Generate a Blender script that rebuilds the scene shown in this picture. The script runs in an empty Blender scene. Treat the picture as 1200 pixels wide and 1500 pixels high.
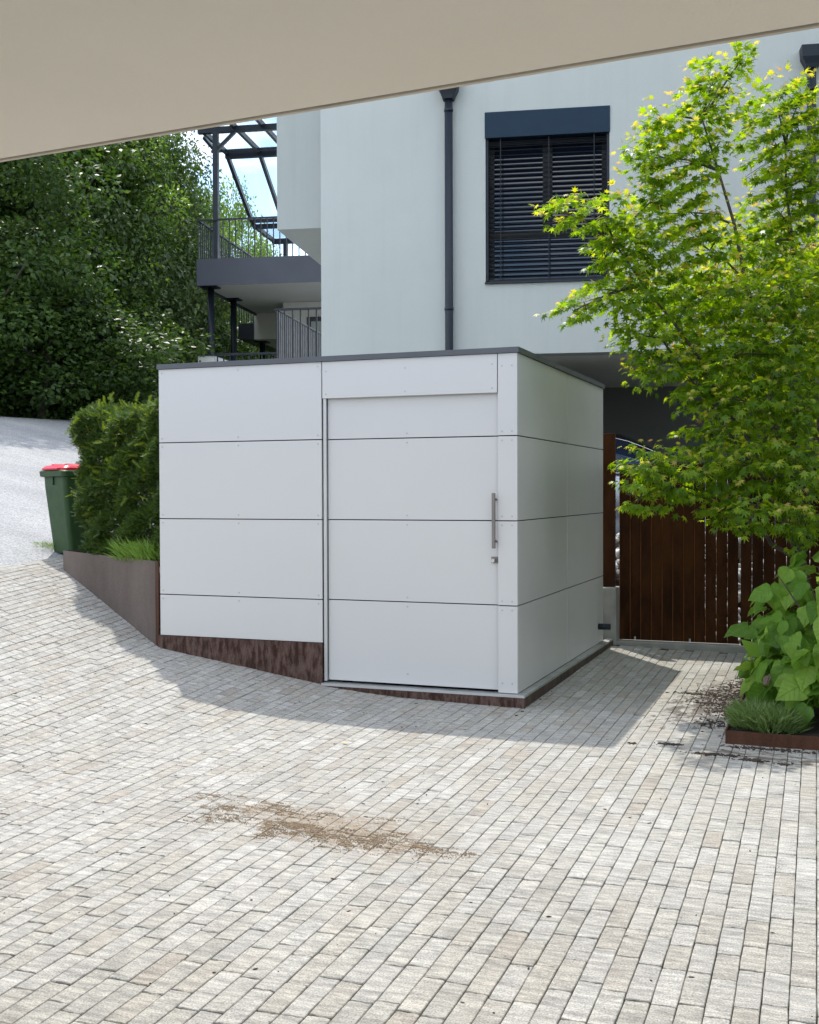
import bpy, math, random
import numpy as np
from mathutils import Vector, Matrix

scene = bpy.context.scene
col = scene.collection

# ------------------------------------------------------------------ camera
cam_d = bpy.data.cameras.new('Camera')
cam = bpy.data.objects.new('Camera', cam_d)
col.objects.link(cam)
cam_d.sensor_fit = 'VERTICAL'
cam_d.sensor_height = 24.0
cam_d.lens = 24.0 * 1669.3 / 1500.0
cam_d.clip_start = 0.05
cam_d.clip_end = 2000
CAM = Vector((2.208, -8.006, 1.574))
YAW, PITCH, ROLL = -0.3635, -0.0182, -0.0032
_f = Vector((math.sin(YAW) * math.cos(PITCH), math.cos(YAW) * math.cos(PITCH), math.sin(PITCH)))
_r = Vector((math.cos(YAW), -math.sin(YAW), 0))
_u = _r.cross(_f)
_r2 = _r * math.cos(ROLL) + _u * math.sin(ROLL)
_u2 = -_r * math.sin(ROLL) + _u * math.cos(ROLL)
M = Matrix((_r2, _u2, -_f)).transposed().to_4x4()
M.translation = CAM
cam.matrix_world = M
scene.camera = cam

# ------------------------------------------------------------------ sky and sun
SUN_EL = math.radians(62.0)
SUN_AZ = math.radians(-39.7)          # from +Y towards +X
world = bpy.data.worlds.new('World')
scene.world = world
world.use_nodes = True
wn, wl = world.node_tree.nodes, world.node_tree.links
wn.clear()
w_out = wn.new('ShaderNodeOutputWorld')
w_bg = wn.new('ShaderNodeBackground')
w_bg.inputs['Strength'].default_value = 0.15
sky = wn.new('ShaderNodeTexSky')
sky.sky_type = 'NISHITA'
sky.sun_disc = False
sky.sun_elevation = SUN_EL
sky.sun_rotation = SUN_AZ
sky.altitude = 400
sky.air_density = 1.0
sky.dust_density = 0.6
sky.ozone_density = 1.4
# an even scatter of fair-weather cloud over the whole sky
w_tc = wn.new('ShaderNodeTexCoord')
w_map = wn.new('ShaderNodeMapping'); w_map.inputs['Scale'].default_value = (1, 1, 2.2)
w_map.inputs['Location'].default_value = (1.9, 0.7, 0.4)
w_no = wn.new('ShaderNodeTexNoise'); w_no.inputs['Scale'].default_value = 3.2
w_no.inputs['Detail'].default_value = 8; w_no.inputs['Roughness'].default_value = 0.58
w_cr = wn.new('ShaderNodeValToRGB')
w_cr.color_ramp.elements[0].position = 0.45; w_cr.color_ramp.elements[1].position = 0.62
w_mx = wn.new('ShaderNodeMix'); w_mx.data_type = 'RGBA'
w_mx.inputs['B'].default_value = (9.0, 9.1, 9.3, 1)
wl.new(w_tc.outputs['Generated'], w_map.inputs['Vector'])
wl.new(w_map.outputs['Vector'], w_no.inputs['Vector'])
wl.new(w_no.outputs['Fac'], w_cr.inputs['Fac'])
wl.new(w_cr.outputs['Color'], w_mx.inputs['Factor'])
wl.new(sky.outputs['Color'], w_mx.inputs['A'])
wl.new(w_mx.outputs['Result'], w_bg.inputs['Color'])
wl.new(w_bg.outputs['Background'], w_out.inputs['Surface'])

sun_d = bpy.data.lights.new('Sun', 'SUN')
sun_d.energy = 2.0
sun_d.angle = math.radians(0.53)
sun_d.color = (1.0, 0.95, 0.87)
sun = bpy.data.objects.new('Sun', sun_d)
col.objects.link(sun)
sun_dir = Vector((math.sin(SUN_AZ) * math.cos(SUN_EL), math.cos(SUN_AZ) * math.cos(SUN_EL), math.sin(SUN_EL)))
sun.rotation_euler = sun_dir.to_track_quat('Z', 'Y').to_euler()
sun.location = sun_dir * 30

vs = scene.view_settings
vs.view_transform = 'Standard'
vs.look = 'None'
vs.gamma = 1.0
vs.exposure = 1.12
vs.use_curve_mapping = False
scene.cycles.use_denoising = True
scene.cycles.max_bounces = 10
scene.cycles.transparent_max_bounces = 16

# ------------------------------------------------------------------ material helpers
class NT:
    def __init__(self, name):
        self.m = bpy.data.materials.new(name)
        self.m.use_nodes = True
        self.n, self.l = self.m.node_tree.nodes, self.m.node_tree.links
        self.n.clear()
        self.out = self.n.new('ShaderNodeOutputMaterial')
        self.b = self.n.new('ShaderNodeBsdfPrincipled')
        self.l.new(self.b.outputs[0], self.out.inputs['Surface'])
        self.geo = self.n.new('ShaderNodeNewGeometry')
    def set(self, sock, v):
        if isinstance(v, bpy.types.NodeSocket): self.l.new(v, sock)
        elif v is not None: sock.default_value = v
    def mapped(self, scale=(1, 1, 1), rot=(0, 0, 0), obj=False):
        mp = self.n.new('ShaderNodeMapping')
        mp.inputs['Scale'].default_value = scale
        mp.inputs['Rotation'].default_value = rot
        if obj:
            tc = self.n.new('ShaderNodeTexCoord'); self.l.new(tc.outputs['Object'], mp.inputs['Vector'])
        else:
            self.l.new(self.geo.outputs['Position'], mp.inputs['Vector'])
        return mp.outputs[0]
    def noise(self, vec, scale, detail=4, rough=0.55):
        t = self.n.new('ShaderNodeTexNoise')
        t.inputs['Scale'].default_value = scale; t.inputs['Detail'].default_value = detail
        t.inputs['Roughness'].default_value = rough
        if vec is not None: self.l.new(vec, t.inputs['Vector'])
        return t.outputs['Fac']
    def math(self, op, a, b=None, c=None, clamp=False):
        t = self.n.new('ShaderNodeMath'); t.operation = op; t.use_clamp = clamp
        self.set(t.inputs[0], a)
        if b is not None: self.set(t.inputs[1], b)
        if c is not None: self.set(t.inputs[2], c)
        return t.outputs[0]
    def ramp(self, fac, stops):
        t = self.n.new('ShaderNodeValToRGB')
        e = t.color_ramp.elements
        while len(e) < len(stops): e.new(0.5)
        for k, (p, c) in enumerate(stops):
            e[k].position = p; e[k].color = (c[0], c[1], c[2], 1) if not isinstance(c, (int, float)) else (c, c, c, 1)
        self.l.new(fac, t.inputs[0])
        return t.outputs[0]
    def mix(self, fac, a, b, mode='MIX'):
        t = self.n.new('ShaderNodeMix'); t.data_type = 'RGBA'; t.blend_type = mode
        self.set(t.inputs['Factor'], fac)
        self.set(t.inputs['A'], a if not isinstance(a, tuple) else (*a, 1))
        self.set(t.inputs['B'], b if not isinstance(b, tuple) else (*b, 1))
        return t.outputs['Result']
    def bump(self, height, strength=0.3, dist=0.01):
        t = self.n.new('ShaderNodeBump')
        t.inputs['Strength'].default_value = strength; t.inputs['Distance'].default_value = dist
        self.l.new(height, t.inputs['Height']); self.l.new(t.outputs[0], self.b.inputs['Normal'])
    def color(self, c): self.set(self.b.inputs['Base Color'], c if not isinstance(c, tuple) else (*c, 1))
    def rough(self, r): self.set(self.b.inputs['Roughness'], r)
    def metal(self, v): self.b.inputs['Metallic'].default_value = v

def simple(name, c, rough=0.6, var=0.12, scale=3.0, bump=0.0, bscale=60, metal=0.0, bdist=0.005, spec=0.5, streak=0.0):
    t = NT(name)
    v = t.mapped()
    n = t.noise(v, scale, 5)
    lo = tuple(x * (1 - var) for x in c); hi = tuple(min(1, x * (1 + var)) for x in c)
    c_ = t.ramp(n, [(0.3, lo), (0.7, hi)])
    if streak:      # faint vertical water marks
        sn = t.noise(t.mapped((7, 7, 0.35)), 1.0, 6, 0.6)
        c_ = t.mix(streak, c_, t.ramp(sn, [(0.30, (0.62, 0.61, 0.59)), (0.48, (0.93, 0.93, 0.92)), (0.65, (1.0, 1.0, 1.0))]), 'MULTIPLY')
    t.color(c_); t.b.inputs['Specular IOR Level'].default_value = spec
    n2 = t.noise(v, scale * 3, 3)
    t.rough(t.ramp(n2, [(0.3, max(0.02, rough - 0.06)), (0.7, min(1, rough + 0.06))]))
    t.metal(metal)
    if bump: t.bump(t.noise(v, bscale, 4), bump, bdist)
    return t.m

def leafmat(name, stops, trans=0.35, rough=0.45, tcol=1.6):
    t = NT(name)
    oi = t.n.new('ShaderNodeObjectInfo')
    rnd = t.math('FRACT', t.math('ADD', t.geo.outputs['Random Per Island'], oi.outputs['Random']))
    c = t.ramp(rnd, stops)
    t.color(c); t.rough(rough)
    t.b.inputs['Specular IOR Level'].default_value = 0.35
    tr = t.n.new('ShaderNodeBsdfTranslucent')
    hs = t.n.new('ShaderNodeHueSaturation'); hs.inputs['Value'].default_value = tcol; hs.inputs['Saturation'].default_value = 1.1
    hs.inputs['Hue'].default_value = 0.485
    t.l.new(c, hs.inputs['Color']); t.l.new(hs.outputs[0], tr.inputs['Color'])
    ms = t.n.new('ShaderNodeMixShader'); ms.inputs[0].default_value = trans
    t.l.new(t.b.outputs[0], ms.inputs[1]); t.l.new(tr.outputs[0], ms.inputs[2])
    t.l.new(ms.outputs[0], t.out.inputs['Surface'])
    return t.m

MAT = {}
MAT['panel'] = simple('white_panel', (0.574, 0.567, 0.560), 0.38, 0.015, 0.8, 0.03, 300)
MAT['screw'] = simple('screw_steel', (0.42, 0.42, 0.43), 0.4, 0.05, metal=0.6)
MAT['joint'] = simple('dark_backing', (0.02, 0.02, 0.022), 0.8)
MAT['trim'] = simple('grey_flashing', (0.085, 0.09, 0.10), 0.45, 0.08, metal=0.2)
MAT['alu'] = simple('aluminium', (0.55, 0.56, 0.57), 0.35, 0.05, metal=0.7)
MAT['bronze'] = simple('brushed_bar', (0.22, 0.20, 0.19), 0.38, 0.08, metal=0.8)
MAT['brass'] = simple('brass', (0.45, 0.36, 0.2), 0.3, 0.1, metal=0.9)
MAT['anth'] = simple('anthracite_metal', (0.012, 0.018, 0.028), 0.45, 0.08, spec=0.35)
MAT['anth_fascia'] = simple('anthracite_fascia', (0.045, 0.052, 0.070), 0.38, 0.10, 0.8)
MAT['boxblue'] = simple('blue_grey_metal', (0.009, 0.028, 0.052), 0.55, 0.05, spec=0.25)
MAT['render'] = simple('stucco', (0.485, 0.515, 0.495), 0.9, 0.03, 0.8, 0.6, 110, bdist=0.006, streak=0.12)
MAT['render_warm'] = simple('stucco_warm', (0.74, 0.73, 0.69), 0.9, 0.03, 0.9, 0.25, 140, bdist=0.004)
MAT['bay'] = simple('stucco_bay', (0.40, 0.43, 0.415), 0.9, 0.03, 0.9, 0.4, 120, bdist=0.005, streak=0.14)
MAT['soffit'] = simple('overhang_plaster', (0.90, 0.83, 0.72), 0.9, 0.04, 0.7, 0.45, 120, bdist=0.004)
MAT['soffit_edge'] = simple('drip_edge', (0.64, 0.57, 0.48), 0.8, 0.1)
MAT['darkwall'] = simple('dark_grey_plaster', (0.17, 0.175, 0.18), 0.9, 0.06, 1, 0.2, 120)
MAT['concrete'] = simple('concrete', (0.30, 0.30, 0.28), 0.85, 0.2, 5, 0.3, 60)
MAT['ceiling'] = simple('ceiling_plaster', (0.84, 0.82, 0.76), 0.9, 0.03)
MAT['palefloor'] = simple('pale_concrete', (0.48, 0.48, 0.46), 0.85, 0.1)
MAT['sand'] = simple('loose_sand', (0.27, 0.20, 0.13), 0.95, 0.35, 60)
MAT['soil'] = simple('soil', (0.035, 0.024, 0.018), 0.95, 0.4, 14, 0.8, 40, bdist=0.02)
MAT['bark'] = simple('bark', (0.085, 0.07, 0.055), 0.9, 0.3, 8, 0.7, 30, bdist=0.01)
MAT['rock'] = simple('pale_rock', (0.52, 0.52, 0.50), 0.85, 0.2, 8, 0.4, 40)
MAT['green_plastic'] = simple('green_plastic', (0.026, 0.062, 0.020), 0.5, 0.14, 5, 0.06, 200, spec=0.3)
MAT['red_plastic'] = simple('red_plastic', (0.55, 0.012, 0.03), 0.35, 0.08)
MAT['rubber'] = simple('rubber', (0.02, 0.02, 0.02), 0.8)
MAT['carpaint'] = simple('silver_paint', (0.42, 0.45, 0.50), 0.25, 0.03, metal=0.7)
MAT['blackgloss'] = simple('black_gloss', (0.012, 0.013, 0.016), 0.12, 0.03)
MAT['chrome'] = simple('chrome', (0.75, 0.75, 0.76), 0.12, 0.02, metal=1.0)
MAT['slat'] = simple('blind_slat', (0.010, 0.013, 0.020), 0.45, 0.05, spec=0.25)
MAT['winframe'] = simple('window_frame', (0.03, 0.035, 0.042), 0.45, 0.05)
MAT['debris'] = simple('debris', (0.045, 0.03, 0.022), 0.9, 0.4, 20)

def m_corten(name, dark, light, scale=6, stretch=(1, 1, 0.35), lo=0.38, hi=0.62, rough=0.75):
    t = NT(name)
    v = t.mapped(stretch)
    n = t.noise(v, scale, 8, 0.65)
    c = t.ramp(n, [(lo, dark), ((lo + hi) / 2, tuple((a + b) / 2 for a, b in zip(dark, light))), (hi, light)])
    n2 = t.noise(t.mapped(), 90, 3)
    c = t.mix(0.25, c, t.ramp(n2, [(0.3, (0.2, 0.2, 0.2)), (0.7, (0.9, 0.8, 0.75))]), 'SOFT_LIGHT')
    t.color(c); t.rough(rough); t.b.inputs['Specular IOR Level'].default_value = 0.12
    t.bump(n2, 0.15, 0.004)
    return t.m
MAT['corten'] = m_corten('corten', (0.026, 0.009, 0.003), (0.060, 0.022, 0.006), 5)
MAT['corten_lip'] = m_corten('corten_lip', (0.12, 0.045, 0.014), (0.20, 0.08, 0.03), 9)
MAT['corten_edge'] = m_corten('corten_edge', (0.055, 0.026, 0.016), (0.095, 0.046, 0.029), 7)
MAT['corten_plinth'] = m_corten('corten_plinth', (0.040, 0.020, 0.015), (0.120, 0.080, 0.068), 26, (1, 1, 0.30), 0.40, 0.60)
MAT['corten_planter'] = m_corten('corten_planter', (0.100, 0.080, 0.070), (0.150, 0.124, 0.110), 2.2, (1, 1, 0.6), 0.35, 0.7)

def m_glass():
    t = NT('window_glass')
    t.color((0.012, 0.022, 0.045)); t.rough(0.03)
    t.b.inputs['Specular IOR Level'].default_value = 0.7
    t.b.inputs['IOR'].default_value = 1.55
    return t.m
MAT['glass'] = m_glass()
def m_clear():
    t = NT('canopy_glass')
    g = t.n.new('ShaderNodeBsdfGlossy'); g.inputs['Roughness'].default_value = 0.02
    tr = t.n.new('ShaderNodeBsdfTransparent'); tr.inputs['Color'].default_value = (0.93, 0.97, 0.97, 1)
    lw = t.n.new('ShaderNodeLayerWeight'); lw.inputs['Blend'].default_value = 0.5
    fac = t.math('ADD', t.math('MULTIPLY', t.math('POWER', lw.outputs['Facing'], 5.0), 0.8), 0.05)
    ms = t.n.new('ShaderNodeMixShader')
    t.l.new(fac, ms.inputs[0]); t.l.new(tr.outputs[0], ms.inputs[1]); t.l.new(g.outputs[0], ms.inputs[2])
    t.l.new(ms.outputs[0], t.out.inputs['Surface'])
    return t.m
MAT['clear'] = m_clear()

def m_paver():
    t = NT('concrete_paver')
    oi = t.n.new('ShaderNodeObjectInfo')
    rnd = t.math('FRACT', t.math('ADD', t.geo.outputs['Random Per Island'], oi.outputs['Random']))
    base = t.ramp(rnd, [(0.0, (0.292, 0.281, 0.252)), (0.25, (0.322, 0.312, 0.283)), (0.5, (0.303, 0.284, 0.249)), (0.62, (0.336, 0.327, 0.302)),
                        (0.82, (0.310, 0.300, 0.278)), (0.93, (0.364, 0.356, 0.332)), (0.985, (0.285, 0.261, 0.226))])
    # offset the streak pattern from stone to stone
    off = t.n.new('ShaderNodeCombineXYZ')
    t.l.new(t.math('MULTIPLY', rnd, 37.0), off.inputs[0]); t.l.new(t.math('MULTIPLY', rnd, 11.0), off.inputs[2])
    add = t.n.new('ShaderNodeVectorMath'); add.operation = 'ADD'
    t.l.new(t.mapped((1, 1, 1)), add.inputs[0]); t.l.new(off.outputs[0], add.inputs[1])
    mp = t.n.new('ShaderNodeMapping'); mp.inputs['Scale'].default_value = (9, 42, 9)
    t.l.new(add.outputs[0], mp.inputs['Vector'])
    streak = t.noise(mp.outputs[0], 1.0, 5, 0.6)
    c = t.mix(0.75, base, t.ramp(streak, [(0.28, (0.24, 0.235, 0.24)), (0.5, (0.5, 0.5, 0.5)), (0.72, (0.80, 0.79, 0.77))]), 'OVERLAY')
    grain = t.noise(t.mapped(), 150, 6, 0.75)
    c = t.mix(0.8, c, t.ramp(grain, [(0.32, (0.16, 0.16, 0.155)), (0.5, (0.5, 0.5, 0.5)), (0.68, (0.84, 0.84, 0.84))]), 'OVERLAY')
    big = t.noise(t.mapped((1, 1, 0.2)), 0.9, 3)
    c = t.mix(0.35, c, t.ramp(big, [(0.3, (0.40, 0.39, 0.37)), (0.7, (0.60, 0.60, 0.60))]), 'OVERLAY')
    # pits
    pit = t.ramp(t.noise(t.mapped(), 95, 2, 0.5), [(0.27, 1.0), (0.31, 0.0)])
    c = t.mix(t.math('MULTIPLY', pit, 0.5), c, (0.12, 0.11, 0.10))
    # spilt sand: an elongated smear swept along one diagonal
    def smear(cx, cy, ang, la, lb, colr, thr, base_in, amount=0.9, sc=16, stretch=0.35, wob=0.25):
        sep = t.n.new('ShaderNodeVectorMath'); sep.operation = 'SUBTRACT'
        t.l.new(t.geo.outputs['Position'], sep.inputs[0]); sep.inputs[1].default_value = (cx, cy, 0)
        rot = t.n.new('ShaderNodeMapping'); rot.inputs['Rotation'].default_value = (0, 0, -ang)
        t.l.new(sep.outputs[0], rot.inputs['Vector'])
        sx = t.n.new('ShaderNodeSeparateXYZ'); t.l.new(rot.outputs[0], sx.inputs[0])
        wobn = t.math('MULTIPLY', t.math('SUBTRACT', t.noise(rot.outputs[0], 2.4, 3), 0.5), wob * 2)
        ya = t.math('ADD', sx.outputs[1], wobn)
        q = t.math('ADD', t.math('POWER', t.math('ABSOLUTE', t.math('DIVIDE', sx.outputs[0], la)), 2.0),
                   t.math('POWER', t.math('ABSOLUTE', t.math('DIVIDE', ya, lb)), 2.0))
        fall = t.math('SUBTRACT', 1.0, q, clamp=True)
        mp2 = t.n.new('ShaderNodeMapping'); mp2.inputs['Scale'].default_value = (stretch, 1, 1)
        t.l.new(rot.outputs[0], mp2.inputs['Vector'])
        nn = t.noise(mp2.outputs[0], sc, 12, 0.74)
        msk = t.math('ADD', t.math('MULTIPLY', t.math('POWER', fall, 0.7), 0.36), t.math('MULTIPLY', nn, 1.0))
        msk = t.math('MULTIPLY', t.ramp(msk, [(thr, 0.0), (thr + 0.05, 1.0)]), t.math('GREATER_THAN', fall, 0.001))
        return t.mix(t.math('MULTIPLY', msk, amount), base_in, colr)
    sandc = t.mix(grain, (0.165, 0.122, 0.080), (0.285, 0.222, 0.155))
    c = smear(-0.10, -3.14, math.radians(-16), 0.98, 0.36, sandc, 0.785, c, 0.75, 15, 0.35, 0.2)
    c = smear(0.05, -3.2, math.radians(-14), 1.1, 0.7, (0.27, 0.225, 0.17), 0.78, c, 0.22, 9, 0.5)
    c = smear(1.35, 0.75, math.radians(80), 1.7, 0.55, (0.075, 0.058, 0.047), 0.78, c, 0.8, 9, 0.6)
    c = smear(1.75, -1.0, math.radians(-6), 1.0, 0.35, (0.075, 0.055, 0.043), 0.84, c, 0.8, 12, 0.4)
    t.color(c)
    t.rough(0.82)
    t.b.inputs['Specular IOR Level'].default_value = 0.35
    hgt = t.math('ADD', t.math('MULTIPLY', grain, 0.5), t.math('MULTIPLY', streak, 0.8))
    t.bump(hgt, 0.35, 0.004)
    return t.m
MAT['paver'] = m_paver()
MAT['jointsand'] = simple('joint_sand', (0.05, 0.043, 0.034), 0.95, 0.3, 20, 0.4, 120)

def m_asphalt():
    t = NT('worn_asphalt')
    v = t.mapped()
    g = t.noise(v, 42, 8, 0.8)
    b = t.noise(t.mapped((0.5, 1.6, 1), (0, 0, 0.6)), 0.7, 6, 0.6)
    c = t.ramp(b, [(0.3, (0.245, 0.247, 0.247)), (0.55, (0.305, 0.307, 0.305)), (0.75, (0.36, 0.36, 0.355))])
    c = t.mix(0.75, c, t.ramp(g, [(0.36, (0.14, 0.14, 0.14)), (0.5, (0.5, 0.5, 0.5)), (0.64, (0.86, 0.86, 0.86))]), 'OVERLAY')
    cr = t.ramp(t.noise(t.mapped((0.6, 1.4, 1)), 1.1, 9, 0.75), [(0.487, 0.0), (0.5, 1.0), (0.513, 0.0)])
    c = t.mix(t.math('MULTIPLY', cr, 0.30), c, (0.12, 0.12, 0.13))
    t.color(c); t.rough(0.9); t.bump(g, 0.5, 0.01)
    return t.m
MAT['asphalt'] = m_asphalt()
def m_ground():
    t = NT('woodland_ground')
    n = t.noise(t.mapped(), 1.3, 7, 0.65)
    t.color(t.ramp(n, [(0.3, (0.025, 0.022, 0.012)), (0.55, (0.030, 0.045, 0.014)), (0.75, (0.05, 0.075, 0.022))]))
    t.rough(0.95); t.bump(n, 0.6, 0.1)
    return t.m
MAT['ground'] = m_ground()

MAT['maple'] = leafmat('maple_leaf', [(0.0, (0.055, 0.110, 0.012)), (0.3, (0.105, 0.200, 0.020)), (0.65, (0.175, 0.285, 0.026)), (1.0, (0.27, 0.36, 0.04))], 0.60, 0.36, 2.1)
MAT['maple_tip'] = leafmat('maple_young_leaf', [(0.0, (0.30, 0.36, 0.03)), (0.6, (0.42, 0.42, 0.05)), (0.9, (0.46, 0.40, 0.10)), (1.0, (0.42, 0.26, 0.10))], 0.58, 0.36, 1.7)
MAT['bigleaf'] = leafmat('broad_leaf', [(0.0, (0.075, 0.170, 0.020)), (0.5, (0.115, 0.235, 0.028)), (1.0, (0.17, 0.30, 0.04))], 0.48, 0.36, 1.7)
def m_veined():
    t = NT('veined_broad_leaf')
    oi = t.n.new('ShaderNodeObjectInfo')
    c = t.ramp(oi.outputs['Random'], [(0.0, (0.080, 0.190, 0.018)), (0.5, (0.135, 0.275, 0.028)), (1.0, (0.215, 0.36, 0.045))])
    tc = t.n.new('ShaderNodeTexCoord'); sp = t.n.new('ShaderNodeSeparateXYZ'); t.l.new(tc.outputs['Object'], sp.inputs[0])
    ax = t.math('ABSOLUTE', sp.outputs[0])
    side = t.math('PINGPONG', t.math('MULTIPLY', t.math('SUBTRACT', sp.outputs[1], t.math('MULTIPLY', ax, 0.75)), 6.0), 0.5)
    v1 = t.ramp(side, [(0.0, 1.0), (0.10, 0.0)]); v2 = t.ramp(ax, [(0.0, 1.0), (0.022, 0.0)])
    vein = t.math('MAXIMUM', t.math('MULTIPLY', v1, 0.6), v2)
    blot = t.noise(tc.outputs['Object'], 3.5, 4)
    c = t.mix(0.4, c, t.ramp(blot, [(0.3, (0.3, 0.3, 0.3)), (0.7, (0.7, 0.7, 0.7))]), 'OVERLAY')
    c = t.mix(t.math('MULTIPLY', vein, 0.45), c, (0.24, 0.36, 0.09))
    t.color(c); t.rough(0.42); t.b.inputs['Specular IOR Level'].default_value = 0.35
    t.bump(t.math('SUBTRACT', t.math('MULTIPLY', blot, 0.6), vein), 0.5, 0.03)
    tr = t.n.new('ShaderNodeBsdfTranslucent')
    hs = t.n.new('ShaderNodeHueSaturation'); hs.inputs['Value'].default_value = 1.7; hs.inputs['Hue'].default_value = 0.485
    t.l.new(c, hs.inputs['Color']); t.l.new(hs.outputs[0], tr.inputs['Color'])
    ms = t.n.new('ShaderNodeMixShader'); ms.inputs[0].default_value = 0.48
    t.l.new(t.b.outputs[0], ms.inputs[1]); t.l.new(tr.outputs[0], ms.inputs[2]); t.l.new(ms.outputs[0], t.out.inputs['Surface'])
    return t.m
MAT['veined'] = m_veined()
MAT['wood_a'] = leafmat('woodland_leaf_dark', [(0.0, (0.024, 0.056, 0.012)), (0.6, (0.044, 0.088, 0.017)), (1.0, (0.08, 0.14, 0.026))], 0.38, 0.42, 1.8)
MAT['wood_b'] = leafmat('woodland_leaf_bright', [(0.0, (0.06, 0.12, 0.02)), (0.6, (0.10, 0.18, 0.03)), (1.0, (0.16, 0.25, 0.04))], 0.45, 0.38, 1.9)
MAT['wood_c'] = leafmat('woodland_leaf_grey', [(0.0, (0.055, 0.095, 0.03)), (0.6, (0.09, 0.14, 0.045)), (1.0, (0.14, 0.195, 0.075))], 0.35, 0.42, 1.6)
MAT['yew'] = leafmat('yew_needles', [(0.0, (0.026, 0.058, 0.012)), (0.6, (0.050, 0.098, 0.017)), (0.97, (0.078, 0.138, 0.024)), (1.0, (0.17, 0.085, 0.02))], 0.33, 0.5, 1.6)
MAT['yew_tip'] = leafmat('yew_young_needles', [(0.0, (0.085, 0.140, 0.018)), (1.0, (0.165, 0.22, 0.028))], 0.38, 0.5, 1.5)
MAT['grass'] = leafmat('herb_blade', [(0.0, (0.11, 0.21, 0.04)), (0.6, (0.19, 0.32, 0.06)), (1.0, (0.30, 0.42, 0.13))], 0.42, 0.5, 1.6)
MAT['herb_grey'] = leafmat('lavender_blade', [(0.0, (0.085, 0.150, 0.040)), (0.6, (0.15, 0.235, 0.070)), (1.0, (0.28, 0.36, 0.17))], 0.42, 0.5, 1.6)
MAT['yellow_leaf'] = simple('yellow_leaf', (0.5, 0.33, 0.05), 0.6)

# ------------------------------------------------------------------ object helpers
def props(o, label=None, cat=None, group=None, kind=None):
    if label: o['label'] = label
    if cat: o['category'] = cat
    if group: o['group'] = group
    if kind: o['kind'] = kind
    return o

def link(o, parent=None):
    col.objects.link(o)
    if parent is not None: o.parent = parent
    return o

def empty(name, loc=(0, 0, 0), rz=0.0, label=None, cat=None, group=None):
    o = bpy.data.objects.new(name, None)
    o.empty_display_size = 0.1
    o.location = loc; o.rotation_euler = (0, 0, rz)
    link(o)
    return props(o, label, cat, group)

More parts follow.
